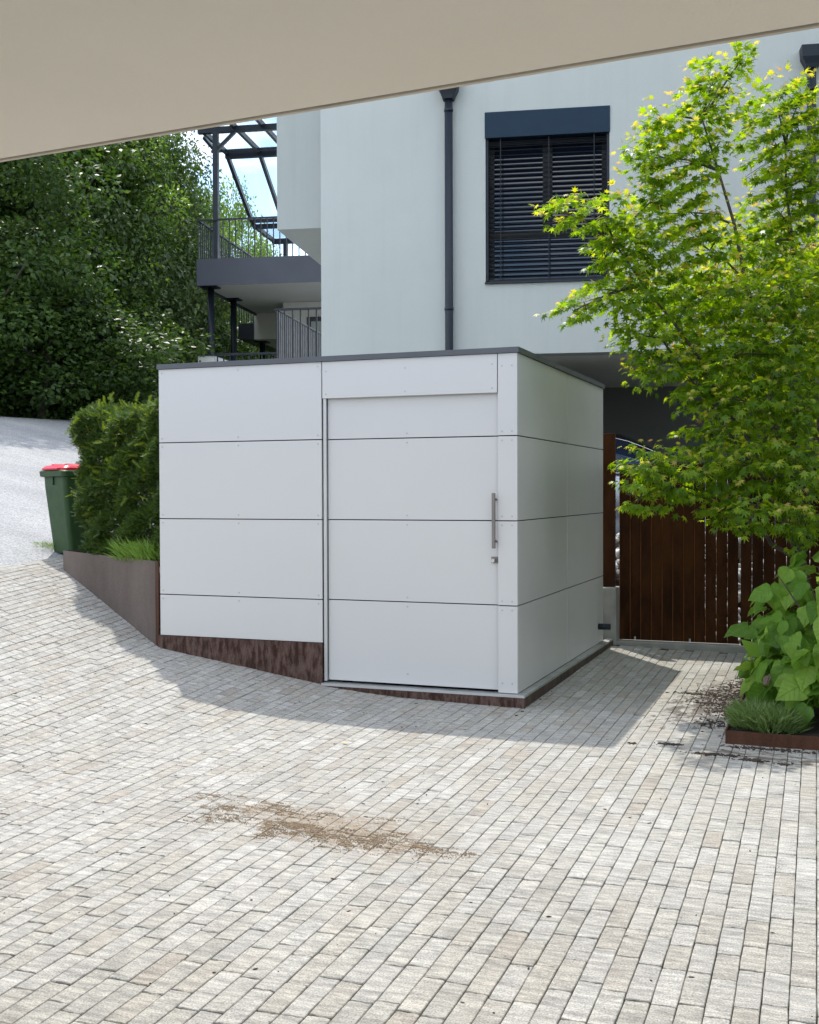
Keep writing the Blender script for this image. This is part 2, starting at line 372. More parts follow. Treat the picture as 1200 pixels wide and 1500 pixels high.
class MB:
    def __init__(self): self.v, self.f = [], []
    def box(self, x0, x1, y0, y1, z0, z1):
        b = len(self.v)
        self.v += [(x0, y0, z0), (x1, y0, z0), (x1, y1, z0), (x0, y1, z0), (x0, y0, z1), (x1, y0, z1), (x1, y1, z1), (x0, y1, z1)]
        self.f += [tuple(b + i for i in q) for q in ((0, 3, 2, 1), (4, 5, 6, 7), (0, 1, 5, 4), (1, 2, 6, 5), (2, 3, 7, 6), (3, 0, 4, 7))]
        return self
    def bbox(self, x0, x1, y0, y1, z0, z1, c=0.002):
        """box with chamfered edges: three crossed slabs hulled as one closed 24-vertex solid"""
        b = len(self.v)
        X, Y, Z = (x0, x1), (y0, y1), (z0, z1)
        idx = {}
        for i in (0, 1):
            for j in (0, 1):
                for k in (0, 1):
                    sx, sy, sz = (1 - 2 * i) * c, (1 - 2 * j) * c, (1 - 2 * k) * c
                    for ax, p in enumerate(((X[i], Y[j] + sy, Z[k] + sz), (X[i] + sx, Y[j], Z[k] + sz), (X[i] + sx, Y[j] + sy, Z[k]))):
                        idx[(i, j, k, ax)] = len(self.v); self.v.append(p)
        g = lambda i, j, k, a: idx[(i, j, k, a)]
        F = self.f
        for s in (0, 1):
            q = [(0, 0), (1, 0), (1, 1), (0, 1)]
            f = [g(s, a, c2, 0) for a, c2 in q]; F.append(tuple(f if s else f[::-1]))
            f = [g(a, s, c2, 1) for a, c2 in q]; F.append(tuple(f[::-1] if s else f))
            f = [g(a, c2, s, 2) for a, c2 in q]; F.append(tuple(f if s else f[::-1]))
        for i in (0, 1):
            for j in (0, 1):
                for (A, B, fn) in ((0, 1, lambda k: (i, j, k)), (0, 2, lambda k: (i, k, j)), (1, 2, lambda k: (k, i, j))):
                    F.append((g(*fn(0), A), g(*fn(1), A), g(*fn(1), B), g(*fn(0), B)))
                for k in (0, 1):
                    F.append((g(i, j, k, 0), g(i, j, k, 1), g(i, j, k, 2)))
        return self
    def poly_prism(self, pts, axis, a0, a1):
        """pts: 2-D outline, extruded along axis 'x','y' or 'z' from a0 to a1"""
        b = len(self.v); n = len(pts)
        for a in (a0, a1):
            for p, q in pts:
                self.v.append({'x': (a, p, q), 'y': (p, a, q), 'z': (p, q, a)}[axis])
        self.f.append(tuple(b + i for i in range(n - 1, -1, -1)))
        self.f.append(tuple(b + n + i for i in range(n)))
        for i in range(n):
            j = (i + 1) % n
            self.f.append((b + i, b + j, b + n + j, b + n + i))
        return self
    def tube(self, pts, radii, seg=8, cap=True):
        b = len(self.v)
        pts = [Vector(p) for p in pts]
        if isinstance(radii, (int, float)): radii = [radii] * len(pts)
        prev = None
        for i, p in enumerate(pts):
            d = (pts[min(i + 1, len(pts) - 1)] - pts[max(i - 1, 0)])
            d = d.normalized() if d.length > 1e-9 else Vector((0, 0, 1))
            a = d.orthogonal().normalized() if prev is None else (prev - d * prev.dot(d)).normalized()
            prev = a
            c = d.cross(a)
            for k in range(seg):
                t = 2 * math.pi * k / seg
                q = p + (a * math.cos(t) + c * math.sin(t)) * radii[i]
                self.v.append(tuple(q))
        for i in range(len(pts) - 1):
            for k in range(seg):
                k2 = (k + 1) % seg
                self.f.append((b + i * seg + k, b + i * seg + k2, b + (i + 1) * seg + k2, b + (i + 1) * seg + k))
        if cap:
            self.f.append(tuple(b + k for k in range(seg - 1, -1, -1)))
            e = b + (len(pts) - 1) * seg
            self.f.append(tuple(e + k for k in range(seg)))
        return self
    def bar(self, p, q, w, h):
        """rectangular bar from p to q, w wide across, h high"""
        p, q = Vector(p), Vector(q)
        d = (q - p).normalized()
        s = d.cross(Vector((0, 0, 1)))
        s = s.normalized() if s.length > 1e-6 else Vector((1, 0, 0))
        u = s.cross(d)
        b = len(self.v)
        for e in (p, q):
            for (i, j) in ((-1, -1), (1, -1), (1, 1), (-1, 1)):
                self.v.append(tuple(e + s * (i * w / 2) + u * (j * h / 2)))
        self.f += [tuple(b + i for i in t) for t in ((0, 1, 2, 3), (7, 6, 5, 4), (0, 4, 5, 1), (1, 5, 6, 2), (2, 6, 7, 3), (3, 7, 4, 0))]
        return self
    def mesh(self, name, mat, smooth=False):
        me = bpy.data.meshes.new(name)
        me.from_pydata(self.v, [], self.f)
        if mat is not None: me.materials.append(mat)
        if smooth:
            for p in me.polygons: p.use_smooth = True
        me.update()
        return me
    def build(self, name, mat, parent=None, smooth=False, loc=None):
        o = bpy.data.objects.new(name, self.mesh(name, mat, smooth))
        if loc is not None: o.location = loc
        return link(o, parent)

def inst(name, me, parent=None, loc=(0, 0, 0), rot=(0, 0, 0), sc=(1, 1, 1)):
    o = bpy.data.objects.new(name, me)
    o.location = loc; o.rotation_euler = rot; o.scale = sc
    return link(o, parent)

def copy_tree(o, parent=None):
    c = o.copy(); link(c); c.parent = parent
    for ch in list(o.children): copy_tree(ch, c)
    return c

def scatter(name, tv, tf, R, T, mat, parent=None, smooth=False):
    """join many transformed copies of one small triangle template into a single mesh"""
    tv = np.asarray(tv, np.float64); tf = np.asarray(tf, np.int64)
    N, n = len(T), len(tv)
    V = np.einsum('nij,vj->nvi', R, tv) + T[:, None, :]
    F = (tf[None] + (np.arange(N) * n)[:, None, None]).reshape(-1, 3)
    me = bpy.data.meshes.new(name)
    me.vertices.add(N * n); me.vertices.foreach_set('co', V.reshape(-1).astype(np.float32))
    nl = len(F) * 3
    me.loops.add(nl); me.loops.foreach_set('vertex_index', F.reshape(-1).astype(np.int32))
    me.polygons.add(len(F))
    me.polygons.foreach_set('loop_start', np.arange(0, nl, 3).astype(np.int32))
    me.update(calc_edges=True)
    if smooth: me.polygons.foreach_set('use_smooth', np.ones(len(F), bool))
    me.materials.append(mat)
    o = bpy.data.objects.new(name, me)
    return link(o, parent)

def frames(fwd, up, roll=None, scale=None):
    """rotation matrices whose local +Y is fwd and +Z is near up"""
    fwd = fwd / np.linalg.norm(fwd, axis=1, keepdims=True)
    x = np.cross(fwd, up); x /= np.linalg.norm(x, axis=1, keepdims=True) + 1e-9
    z = np.cross(x, fwd)
    if roll is not None:
        c, s = np.cos(roll)[:, None], np.sin(roll)[:, None]
        x, z = x * c + z * s, z * c - x * s
    R = np.stack([x, fwd, z], axis=2)
    if scale is not None: R = R * scale[:, None, None]
    return R

# ------------------------------------------------------------------ terrain
_HS = np.array([-200, 0, 1, 1.55, 3.07, 5.25, 17, 19, 40, 400.])
_HZ = np.array([0, 0, .025, .074, .30, .80, 3.1, 3.2, 2.9, 2.9])
_ss = np.arange(-10, 60, 0.05)
_zz = np.interp(_ss, _HS, _HZ)
_k = np.ones(9) / 9
_zz = np.convolve(np.pad(_zz, 4, mode='edge'), _k, 'valid')
_k2 = np.ones(25) / 25
_z2 = np.convolve(np.pad(_zz, 12, mode='edge'), _k2, 'valid')
_zz = np.where(_ss > 8, _z2, _zz)
def gz(x, y): return np.interp(-np.asarray(x) + 0.35 * np.asarray(y), _ss, _zz)
def gzf(x, y): return float(gz(x, y))

def sheet(name, xs, ys, dz, mat, keep=None):
    mb = MB(); nx = len(xs)
    for y in ys:
        for x in xs: mb.v.append((x, y, gzf(x, y) + dz))
    for j in range(len(ys) - 1):
        for i in range(nx - 1):
            if keep and not keep((xs[i] + xs[i + 1]) / 2, (ys[j] + ys[j + 1]) / 2): continue
            mb.f.append((j * nx + i, j * nx + i + 1, (j + 1) * nx + i + 1, (j + 1) * nx + i))
    return mb.build(name, mat, smooth=True)

gx = [-400, -200, -100, -60, -40] + list(np.arange(-32, 12, 1.0)) + [14, 18, 26, 40, 80, 160, 400]
gy = [-400, -200, -100, -50, -30] + list(np.arange(-20, 32, 1.0)) + [34, 40, 50, 70, 120, 200, 400]
props(sheet('ground', gx, gy, -0.10, MAT['ground']), kind='structure')
XL = -5.36                                             # where the block paving stops and the street begins
road = sheet('street', list(np.arange(-34, XL, 0.7)) + [XL + 0.10], list(np.arange(-30, 22, 0.6)), -0.0085, MAT['asphalt'],
             keep=lambda x, y: -x + 0.35 * y < 17.6)
props(road, kind='structure')

# ------------------------------------------------------------------ block paving
rng = random.Random(7)
paving = sheet('paving', list(np.arange(XL, 7.01, 0.30)), list(np.arange(-12, 3.45, 0.30)) + [3.44], -0.011, MAT['jointsand'])
props(paving, kind='structure')
PW = 0.0803
LENS = (0.205, 0.250, 0.283)
def paver_mesh(L, seed):
    r = random.Random(seed)
    w, l, g = PW / 2 - 0.0012, L / 2 - 0.0026, 0.0024
    pts = []
    for (xa, ya, xb, yb, n) in ((-w, -l, w, -l, 4), (w, -l, w, l, 3), (w, l, -w, l, 4), (-w, l, -w, -l, 3)):
        for k in range(n):
            t = k / n
            j = 0.0 if k else 0.6
            px, py = xa + (xb - xa) * t, ya + (yb - ya) * t
            amp_x = 0.0009; amp_y = 0.0036
            px += r.uniform(-amp_x, amp_x); py += r.uniform(-amp_y, amp_y)
            if k == 0: px *= 0.975; py *= 0.993
            pts.append((px, py))
    mb = MB(); n = len(pts)
    for sc, z in ((1, 0.0), (0, -0.003), (0, -0.035)):
        for (x, y) in pts:
            d = g * (1 if sc else 0)
            xx = x - math.copysign(d, x) * (abs(x) / w) ** 3
            yy = y - math.copysign(d, y) * (abs(y) / l) ** 9
            mb.v.append((xx, yy, z + (r.uniform(-0.0008, 0.0006) if sc else 0)))
    mb.f.append(tuple(range(n)))
    for a in (0, 1):
        for i in range(n):
            j = (i + 1) % n
            mb.f.append((a * n + i, (a + 1) * n + i, (a + 1) * n + j, a * n + j))
    return mb
PM = [[paver_mesh(L, 100 * i + k) for k in range(6)] for i, L in enumerate(LENS)]
PME = [[m.mesh('paver', MAT['paver']) for m in row] for row in PM]
PA = math.radians(1.2)
ex, ey = Vector((math.cos(PA), math.sin(PA), 0)), Vector((-math.sin(PA), math.cos(PA), 0))
def in_paving(x, y):
    if x < XL + 0.04 or x > 6.9 or y > 3.36 or y < -11.8: return False
    if -3.05 < x < -0.03 and y > 0.26: return False                    # shed
    if x <= -3.0 and x > -4.95:                                        # planter
        if y > (-(x + 3.05)) * 1.2 / 1.87 + 0.30: return False
    if x > 1.60 and y > -0.56: return False                            # planting bed
    return True
cands = []
for i in range(-75, 92):
    t = -13.0 + rng.uniform(0, 0.3)
    while t < 4.2:
        li = rng.choices((0, 1, 2), (0.22, 0.33, 0.45))[0]
        L = LENS[li]
        c = ex * (i * PW) + ey * (t + L / 2)
        t += L
        if not in_paving(c.x, c.y): continue
        zc = gzf(c.x, c.y)
        a1 = c + ey * 0.1; a0 = c - ey * 0.1; b1 = c + ex * 0.05; b0 = c - ex * 0.05
        sy = (gzf(a1.x, a1.y) - gzf(a0.x, a0.y)) / 0.2
        sx = (gzf(b1.x, b1.y) - gzf(b0.x, b0.y)) / 0.1
        Y = (ey + Vector((0, 0, sy))).normalized(); Xv = (ex + Vector((0, 0, sx))); Xv = (Xv - Y * Xv.dot(Y)).normalized()
        Z = Xv.cross(Y)
        tilt = Matrix.Rotation(rng.uniform(-0.006, 0.006), 3, 'X') @ Matrix.Rotation(rng.uniform(-0.010, 0.010), 3, 'Y')
        R = Matrix((Xv, Y, Z)).transposed() @ tilt
        if rng.random() < 0.5: R = R @ Matrix.Rotation(math.pi, 3, 'Z')
        pos = Vector((c.x, c.y, zc + rng.uniform(-0.0015, 0.0015)))
        d = pos - CAM
        dep = d.dot(_f)
        u, v = d.dot(_r2) / max(dep, .01) * 1669.3, d.dot(_u2) / max(dep, .01) * 1669.3
        vis = dep > 0.5 and abs(u) < 590 and abs(v) < 745
        score = L * (CAM.z - zc) / dep ** 3 if vis else -1
        cands.append((score, li, rng.randrange(6), R, pos))
cands.sort(key=lambda t: -t[0])
for s, li, k, R, pos in cands[:300]:
    o = bpy.data.objects.new('paver', PME[li][k])
    m4 = R.to_4x4(); m4.translation = pos
    o.matrix_local = m4
    link(o, paving)
big = MB(); 
for s, li, k, R, pos in cands[300:]:
    b = len(big.v); src = PM[li][k]
    big.v += [tuple(R @ Vector(p) + pos) for p in src.v]
    big.f += [tuple(b + i for i in f) for f in src.f]
props(big.build('pavers', MAT['paver'], paving), kind='stuff')

# ------------------------------------------------------------------ overhang above the viewer
oh = empty('roof_overhang', (0, -4.9, 0), math.radians(-4.05), 'cream plastered concrete canopy slab jutting overhead in the foreground', 'canopy')
MB().box(-9, 12, -4.6, -0.016, 2.70, 2.98).build('soffit', MAT['soffit'], oh)
MB().box(-9, 12, -0.010, 0.004, 2.695, 2.99).build('drip_edge', MAT['soffit_edge'], oh)
for x in (-6.2, 8.6):
    MB().tube([(x, -4.2, -0.2), (x, -4.2, 2.70)], 0.12, 20).build('column', MAT['soffit'], oh, True)

# ------------------------------------------------------------------ shed
shed = empty('garden_shed', (0, 0, 0), 0, 'white flat-roofed panel shed with sliding door and brown metal plinth', 'shed')
J = (0.736, 1.356, 1.976)
HT = 2.575
G = 0.004
screw_me = MB().tube([(0, 0.002, 0), (0, -0.0025, 0)], 0.0065, 10).mesh('screw', MAT['screw'])
def screw(parent, x, y, z, rz=0): inst('screw', screw_me, parent, (x, y, z), (0, 0, rz))
W = 3.03; D = 3.16; XD = -1.56
# carcass behind the panels
MB().box(-W + 0.012, XD + 0.01, 0.02, D - 0.012, 0.30, HT + 0.005).build('carcass', MAT['joint'], shed)
MB().box(XD + 0.01, -0.012, 0.085, D - 0.012, 0.10, HT + 0.005).build('carcass', MAT['joint'], shed)
MB().box(XD + 0.01, -0.012, 0.021, 0.083, 2.30, HT + 0.004).build('carcass', MAT['joint'], shed)
MB().box(-0.142, -0.013, 0.021, 0.083, 0.11, 2.29).build('carcass', MAT['joint'], shed)
rows = [(0.402, J[0]), (J[0], J[1]), (J[1], J[2]), (J[2], HT)]
for (z0, z1) in rows:
    p = MB().bbox(-W, XD - G, 0.0, 0.016, z0 + (G if z0 > 0.5 else 0), z1 - (G if z1 < 2.5 else 0), 0.0015).build('front_panel', MAT['panel'], shed)
    for z in (z0 + 0.033, z1 - 0.033):
        for x in (-W + 0.03, (-W + XD) / 2, XD - 0.035):
            if z < 0.5: continue
            screw(p, x, 0.0, z)
p = MB().bbox(XD + G, -0.152, 0.0, 0.016, 2.292, HT, 0.0015).build('lintel_panel', MAT['panel'], shed)
for x in (XD + 0.035, -0.87, -0.19):
    for z in (2.325, 2.50): screw(p, x, 0.0, z)
for (z0, z1) in [(0.098, J[0])] + rows[1:]:
    p = MB().bbox(-0.148 + G / 2, 0.0, 0.0, 0.016, z0 + (G if z0 > 0.5 else 0), z1 - (G if z1 < 2.5 else 0), 0.0015).build('corner_panel', MAT['panel'], shed)
    for z in (z0 + (0.07 if z0 < 0.2 else 0.033), z1 - (0.09 if z1 > 2.5 else 0.033)):
        for x in (-0.115, -0.04): screw(p, x, 0.0, z)
for (y0, y1) in ((0.020, 1.594), (1.607, D)):
    for (z0, z1) in [(0.098, J[0])] + rows[1:]:
        MB().bbox(-0.014, 0.0, y0, y1, z0 + (G if z0 > 0.5 else 0), z1 - (G if z1 < 2.5 else 0), 0.0015).build('side_panel', MAT['panel'], shed)
for (z0, z1) in rows:
    MB().bbox(-W, -W + 0.011, 0.020, D, z0 + (G if z0 > 0.5 else 0), z1 - (G if z1 < 2.5 else 0), 0.0015).build('side_panel', MAT['panel'], shed)
MB().bbox(-W + 0.012, -0.016, D - 0.011, D, 0.40, HT, 0.0015).build('rear_panel', MAT['panel'], shed)
# door, set back a little
door = MB().box(XD + 0.04, -0.13, 0.052, 0.07, 0.112, 2.34).build('door', MAT['joint'], shed)
for (z0, z1) in [(0.112, J[0])] + rows[1:3] + [(J[2], 2.335)]:
    dp = MB().bbox(XD + 0.035, -0.125, 0.036, 0.050, z0 + (G if z0 > 0.5 else 0), z1 - (G if z1 < 2.3 else 0), 0.0015).build('door_panel', MAT['panel'], door)
scm = MB().tube([(0, 0.002, 0), (0, -0.0025, 0)], 0.0065, 10).mesh('screw', MAT['screw'])
for z in (0.19, J[0] - .035, J[0] + .035, J[1] - .035, J[1] + .035, J[2] - .035, J[2] + .035):
    for x in (-0.87,): inst('screw', scm, door, (x, 0.036, z))
MB().box(XD + 0.006, XD + 0.030, 0.012, 0.060, 0.105, 2.290).build('door_jamb', MAT['alu'], shed)
hd = MB().bbox(-0.184, -0.160, -0.036, -0.016, 1.155, 1.560, 0.002).build('handle', MAT['bronze'], door)
for z in (1.205, 1.512):
    MB().tube([(-0.172, -0.0165, z), (-0.172, 0.036, z)], 0.008, 10).build('standoff', MAT['bronze'], hd, True)
lk = MB().bbox(-0.206, -0.155, 0.026, 0.0355, 1.045, 1.092, 0.002).build('lock_plate', MAT['bronze'], door)
MB().tube([(-0.181, 0.027, 1.068), (-0.181, 0.004, 1.068)], 0.009, 12).build('cylinder', MAT['brass'], lk, True)
MB().poly_prism([(-0.191, 1.055), (-0.171, 1.055), (-0.168, 1.072), (-0.181, 1.080), (-0.194, 1.072)], 'y', -0.018, -0.0155).build('key', MAT['alu'], lk)
MB().box(-0.1835, -0.1795, -0.0205, -0.0185, 1.012, 1.057).build('key', MAT['alu'], lk)
MB().box(-0.1822, -0.1798, -0.0155, 0.004, 1.066, 1.069).build('key', MAT['alu'], lk)
# flashing on top
mb = MB()
mb.box(-W - 0.012, 0.014, -0.014, 0.05, HT + 0.002, HT + 0.042)
mb.build('roof_trim', MAT['trim'], shed)
MB().box(-0.05, 0.0145, 0.0505, D + 0.012, HT + 0.002, HT + 0.042).build('roof_trim', MAT['trim'], shed)
MB().box(-W - 0.012, -W + 0.05, 0.0505, D + 0.012, HT + 0.002, HT + 0.042).build('roof_trim', MAT['trim'], shed)
MB().box(-W + 0.051, -0.051, 0.051, D, HT + 0.006, HT + 0.030).build('roof', MAT['trim'], shed)
# plinth: stained steel sheet under the fixed panel, low kerb under the door and along the side
mb = MB(); n = 16
x0, x1 = -W - 0.02, XD - 0.004
for k in range(n + 1):
    x = x0 + (x1 - x0) * k / n
    zb = gzf(x, -0.01) - 0.06
    mb.v += [(x, -0.006, zb), (x, -0.006, 0.399), (x, 0.016, 0.399), (x, 0.016, zb)]
for k in range(n):
    for a in range(4):
        mb.f.append((4 * k + a, 4 * k + 4 + a, 4 * k + 4 + (a + 1) % 4, 4 * k + (a + 1) % 4))
mb.f += [(0, 1, 2, 3), (4 * n + 3, 4 * n + 2, 4 * n + 1, 4 * n)]
mb.build('plinth_sheet', MAT['corten_plinth'], shed)
MB().box(XD - 0.002, 0.060, -0.040, 0.018, -0.05, 0.075).build('plinth_kerb', MAT['corten_plinth'], shed)
MB().box(0.004, 0.060, 0.0185, D + 0.2, -0.05, 0.075).build('plinth_kerb', m_corten('dark_kerb', (0.06, 0.045, 0.038), (0.12, 0.09, 0.075), 9), shed)
MB().box(XD + 0.004, 0.062, -0.042, 0.070, 0.0755, 0.094).build('threshold', MAT['alu'], shed)
MB().box(-0.005, 0.062, 0.0705, D + 0.2, 0.0755, 0.092).build('kerb_cap', MAT['concrete'], shed)
MB().tube([(-0.012, 2.93, 0.26), (0.115, 2.93, 0.26)], 0.030, 16).build('drain_pipe', MAT['anth'], shed, True)

# ------------------------------------------------------------------ left planter and hedge
PA0, PB0 = Vector((-3.05, 0.0, 0)), Vector((-4.92, 1.2, 0))
pl = empty('planter', (PA0.x, PA0.y, 0), 0, 'long brown steel planter box under the clipped hedge', 'planter')
pdv = (PB0 - PA0); PLN = pdv.length; pdir = pdv.normalized(); pnor = Vector((-pdir.y, pdir.x, 0))
if pnor.y < 0: pnor = -pnor
def wallstrip(a, b, t, zt, mat, name, parent, nn=14):
    mb = MB()
    d = (b - a); nor = Vector((-d.y, d.x, 0)).normalized()
    if nor.dot(pnor) < 0: nor = -nor
    for k in range(nn + 1):
        p = a + d * (k / nn); q = p + nor * t
        zb = gzf(p.x, p.y) - 0.08
        for (c, z) in ((p, zb), (p, zt), (q, zt), (q, zb)):
            mb.v.append((c.x - PA0.x, c.y - PA0.y, z))
    for k in range(nn):
        for i in range(4): mb.f.append((4 * k + i, 4 * k + 4 + i, 4 * k + 4 + (i + 1) % 4, 4 * k + (i + 1) % 4))
    mb.f += [(0, 1, 2, 3), (4 * nn + 3, 4 * nn + 2, 4 * nn + 1, 4 * nn)]
    return mb.build(name, mat, parent)
wallstrip(PA0 + pdir * 0.055, PB0, 0.008, 1.004, MAT['corten_planter'], 'front_plate', pl)
wallstrip(PA0 - pdir * 0.0, PA0 + pdir * 0.050, 0.010, 1.006, MAT['corten_edge'], 'corner_plate', pl, 2)
PC0 = PB0 + Vector((-0.02, 0.9, 0))
wallstrip(PB0 + Vector((0.003, 0.012, 0)), PC0, 0.008, 1.003, MAT['corten_planter'], 'end_plate', pl)
mb = MB()
mb.v = [(-0.02, 0.03, 0.95), (PB0.x - PA0.x + 0.02, 1.23, 0.95), (PC0.x - PA0.x + 0.03, PC0.y, 0.95), (-0.02, PC0.y, 0.95)]
mb.f = [(0, 3, 2, 1)]
mb.build('soil', MAT['soil'], pl)

nrg = np.random.default_rng(11)
# yew sprig template: a shoot with two rows of needles
def sprig():
    v, f = [], []
    n = 7
    for k in range(n):
        y = k / n; ln = 0.30 * (1 - 0.45 * y)
        for s in (-1, 1):
            b = len(v)
            v += [(0.0, y, 0.0), (s * ln, y + 0.16, 0.05), (0.0, y + 0.13, 0.012)]
            f.append((b, b + 1, b + 2) if s > 0 else (b, b + 2, b + 1))
    return v, f
SPV, SPF = sprig()
# join needles of a sprig so each sprig is one island
SPV = SPV + [(0.0, -0.05, -0.02), (0.012, 1.0, 0.0)]
hedge = empty('hedge', (-4.0, 1.2, 0.95), 0, 'clipped green yew hedge growing in the brown planter', 'hedge')
hl = Vector((-4.0, 1.2, 0.95))
def hedge_leaves(N, tips):
    # points near the surface of a rounded box that follows the planter
    u = nrg.uniform(0, 1, N); w = nrg.uniform(0, 1, N); h = nrg.uniform(0, 1, N)
    face = nrg.choice(4, N, p=[0.50, 0.24, 0.16, 0.10])
    a = np.where(face == 2, 1.0, u)                  # along the planter, 1 = far end
    b = np.where(face == 0, 0.0, w)                  # depth into the hedge
    c = np.where(face == 1, 1.0, h ** 0.9)
    inset = np.abs(nrg.normal(0, 0.06, N))
    lump = 0.13 * np.sin(a * 11 + c * 5) * np.cos(c * 8 - a * 6 + 1) + 0.09 * np.sin(c * 23 + a * 17)
    o = np.where(face == 0, inset + 0.5 * lump, 0)
    la = -0.10 + a * (PLN - 0.03) - np.where(face == 2, inset + 0.3 * lump, 0)
    dpt = 0.10 + 0.10 * np.clip(1 - c, 0, 1) * 0 + b * 1.1 + o
    zz = 0.97 + c * (1.31 + 0.05 * np.sin(a * 9)) - np.where(face == 1, inset * 0.9 + 0.4 * lump, 0)
    # the far end slims a little low down and bulges halfway
    la = la - np.where(a > 0.8, 0.22 * (1 - np.clip((zz - 0.95) / 0.5, 0, 1)), 0)
    P = np.array(PA0)[None] + np.array(pdir)[None] * la[:, None] + np.array(pnor)[None] * dpt[:, None]
    P[:, 2] = zz
    out = np.zeros((N, 3))
    out[face == 0] = -np.array(pnor); out[face == 1] = (0, 0, 1); out[face == 2] = np.array(pdir); out[face == 3] = np.array(pnor)
    fwd = out * 0.75 + nrg.normal(0, 0.55, (N, 3)) + np.array([0, 0, 0.25])
    up = np.array([0, 0, 1.0]) + nrg.normal(0, 0.35, (N, 3))
    sc = nrg.uniform(0.038, 0.080, N) * (1.3 if tips else 1)
    if tips: P = P + out * (nrg.uniform(0.0, 1.0, N) ** 2 * np.where(face == 2, .16, .10))[:, None]
    return P - np.array(hl), frames(fwd, up, nrg.normal(0, 0.5, N), sc)
P, R = hedge_leaves(38000, False)
k_ = (P[:, 0] + hl.x) < -3.075; P, R = P[k_], R[k_]
props(scatter('foliage', SPV, SPF, R, P, MAT['yew'], hedge), kind='stuff')
P, R = hedge_leaves(2600, True)
keep = (P[:, 2] > nrg.uniform(0.1, 1.7, len(P))) & ((P[:, 0] + hl.x) < -3.11)
props(scatter('young_shoots', SPV, SPF, R[keep], P[keep], MAT['yew_tip'], hedge), kind='stuff')
# dark wood inside
mb = MB()
for k in range(14):
    b = PA0 + pdir * (0.1 + k * 0.155) + pnor * nrg.uniform(0.4, 0.9)
    top = b + Vector((nrg.normal(0, .1), nrg.normal(0, .1), 0))
    mb.tube([(b.x - hl.x, b.y - hl.y, -0.05), (top.x - hl.x, top.y - hl.y, 0.6), (top.x - hl.x, top.y - hl.y, 1.15)], [0.03, 0.02, 0.008], 6)
mb.build('stems', MAT['bark'], hedge)

# blade-like herbs
BLV = [(-0.035, 0, 0), (0.035, 0, 0), (0.03, 0.45, 0.02), (-0.03, 0.45, 0.02), (0.0, 1.0, -0.05)]
BLF = [(0, 1, 2), (0, 2, 3), (3, 2, 4)]
def tuft(name, pts, N, hgt, spread, mat, label, cat, lean=0.55, thin=1.0):
    base = Vector(pts[0])
    o = empty(name, base, 0, label, cat)
    pts = np.array(pts)
    c = pts[nrg.integers(0, len(pts), N)] - np.array(base)
    ang = nrg.uniform(0, 2 * math.pi, N); rr = spread * np.sqrt(nrg.uniform(0, 1, N))
    P = c + np.stack([np.cos(ang) * rr, np.sin(ang) * rr, nrg.uniform(0, 0.45, N) * hgt], 1)
    fwd = np.stack([np.cos(ang) * lean * (0.3 + rr / spread), np.sin(ang) * lean * (0.3 + rr / spread), np.ones(N)], 1) + nrg.normal(0, 0.33, (N, 3))
    R = frames(fwd, np.array([0, 0, 1.0]) + nrg.normal(0, 1, (N, 3)), None, nrg.uniform(0.45, 1.0, N) * hgt * 0.6)
    props(scatter('blades', np.array(BLV) * np.array([thin, 1, 1]), BLF, R, P, mat, o), kind='stuff')
    return o
pts = [tuple(PA0 + pdir * a + pnor * b + Vector((0, 0, 0.96))) for a, b in ((0.26, 0.16), (0.34, 0.13), (0.48, 0.12), (0.64, 0.11), (0.80, 0.10), (0.22, 0.24))]
tuft('herb_clump', pts, 4200, 0.27, 0.12, MAT['grass'], 'low bright green herbs at the foot of the hedge', 'plant', 0.8, 0.8)

# ------------------------------------------------------------------ wheelie bin
bx, by = -5.26, 1.86
binr = empty('wheelie_bin', (bx, by, gzf(bx, by)), math.radians(-24), 'green plastic wheelie bin with a red lid beside the hedge', 'bin')
def loft(mb, rings):
    """rings: list of equal-length point lists, closed loops"""
    b = len(mb.v); n = len(rings[0])
    for r in rings: mb.v += r
    for i in range(len(rings) - 1):
        for k in range(n):
            k2 = (k + 1) % n
            mb.f.append((b + i * n + k, b + i * n + k2, b + (i + 1) * n + k2, b + (i + 1) * n + k))
    mb.f.append(tuple(b + k for k in range(n - 1, -1, -1)))
    e = b + (len(rings) - 1) * n
    mb.f.append(tuple(e + k for k in range(n)))
    return mb
def rrect(w, d, z, r, cx=0, cy=0, seg=4):
    o = []
    for (sx, sy, a0) in ((1, 1, 0), (-1, 1, 90), (-1, -1, 180), (1, -1, 270)):
        for k in range(seg + 1):
            a = math.radians(a0 + 90 * k / seg)
            o.append((cx + sx * (w / 2 - r) + r * math.cos(a), cy + sy * (d / 2 - r) + r * math.sin(a), z))
    return o
body = loft(MB(), [rrect(.37, .40, 0.02, .04, 0, 0.03), rrect(.38, .41, 0.06, .045, 0, .03), rrect(.45, .50, .70, .05), rrect(.46, .51, .83, .05)]).build('body', MAT['green_plastic'], binr)
loft(MB(), [rrect(.465, .515, .80, .05), rrect(.52, .575, .81, .05), rrect(.53, .585, .86, .05), rrect(.50, .555, .872, .05)]).build('rim', MAT['green_plastic'], binr)
for s in (0,):
    MB().bbox(s * .15 - .006, s * .15 + .006, -.268, -.235, .72, .80, .002).build('rib', MAT['green_plastic'], body)
lid = loft(MB(), [rrect(.49, .54, .873, .05), rrect(.49, .54, .895, .05), rrect(.44, .49, .918, .06), rrect(.30, .34, .935, .08)]).build('lid', MAT['red_plastic'], binr)
MB().bbox(-.16, .16, -.30, -.262, .880, .896, .004).build('lid_grip', MAT['red_plastic'], lid)
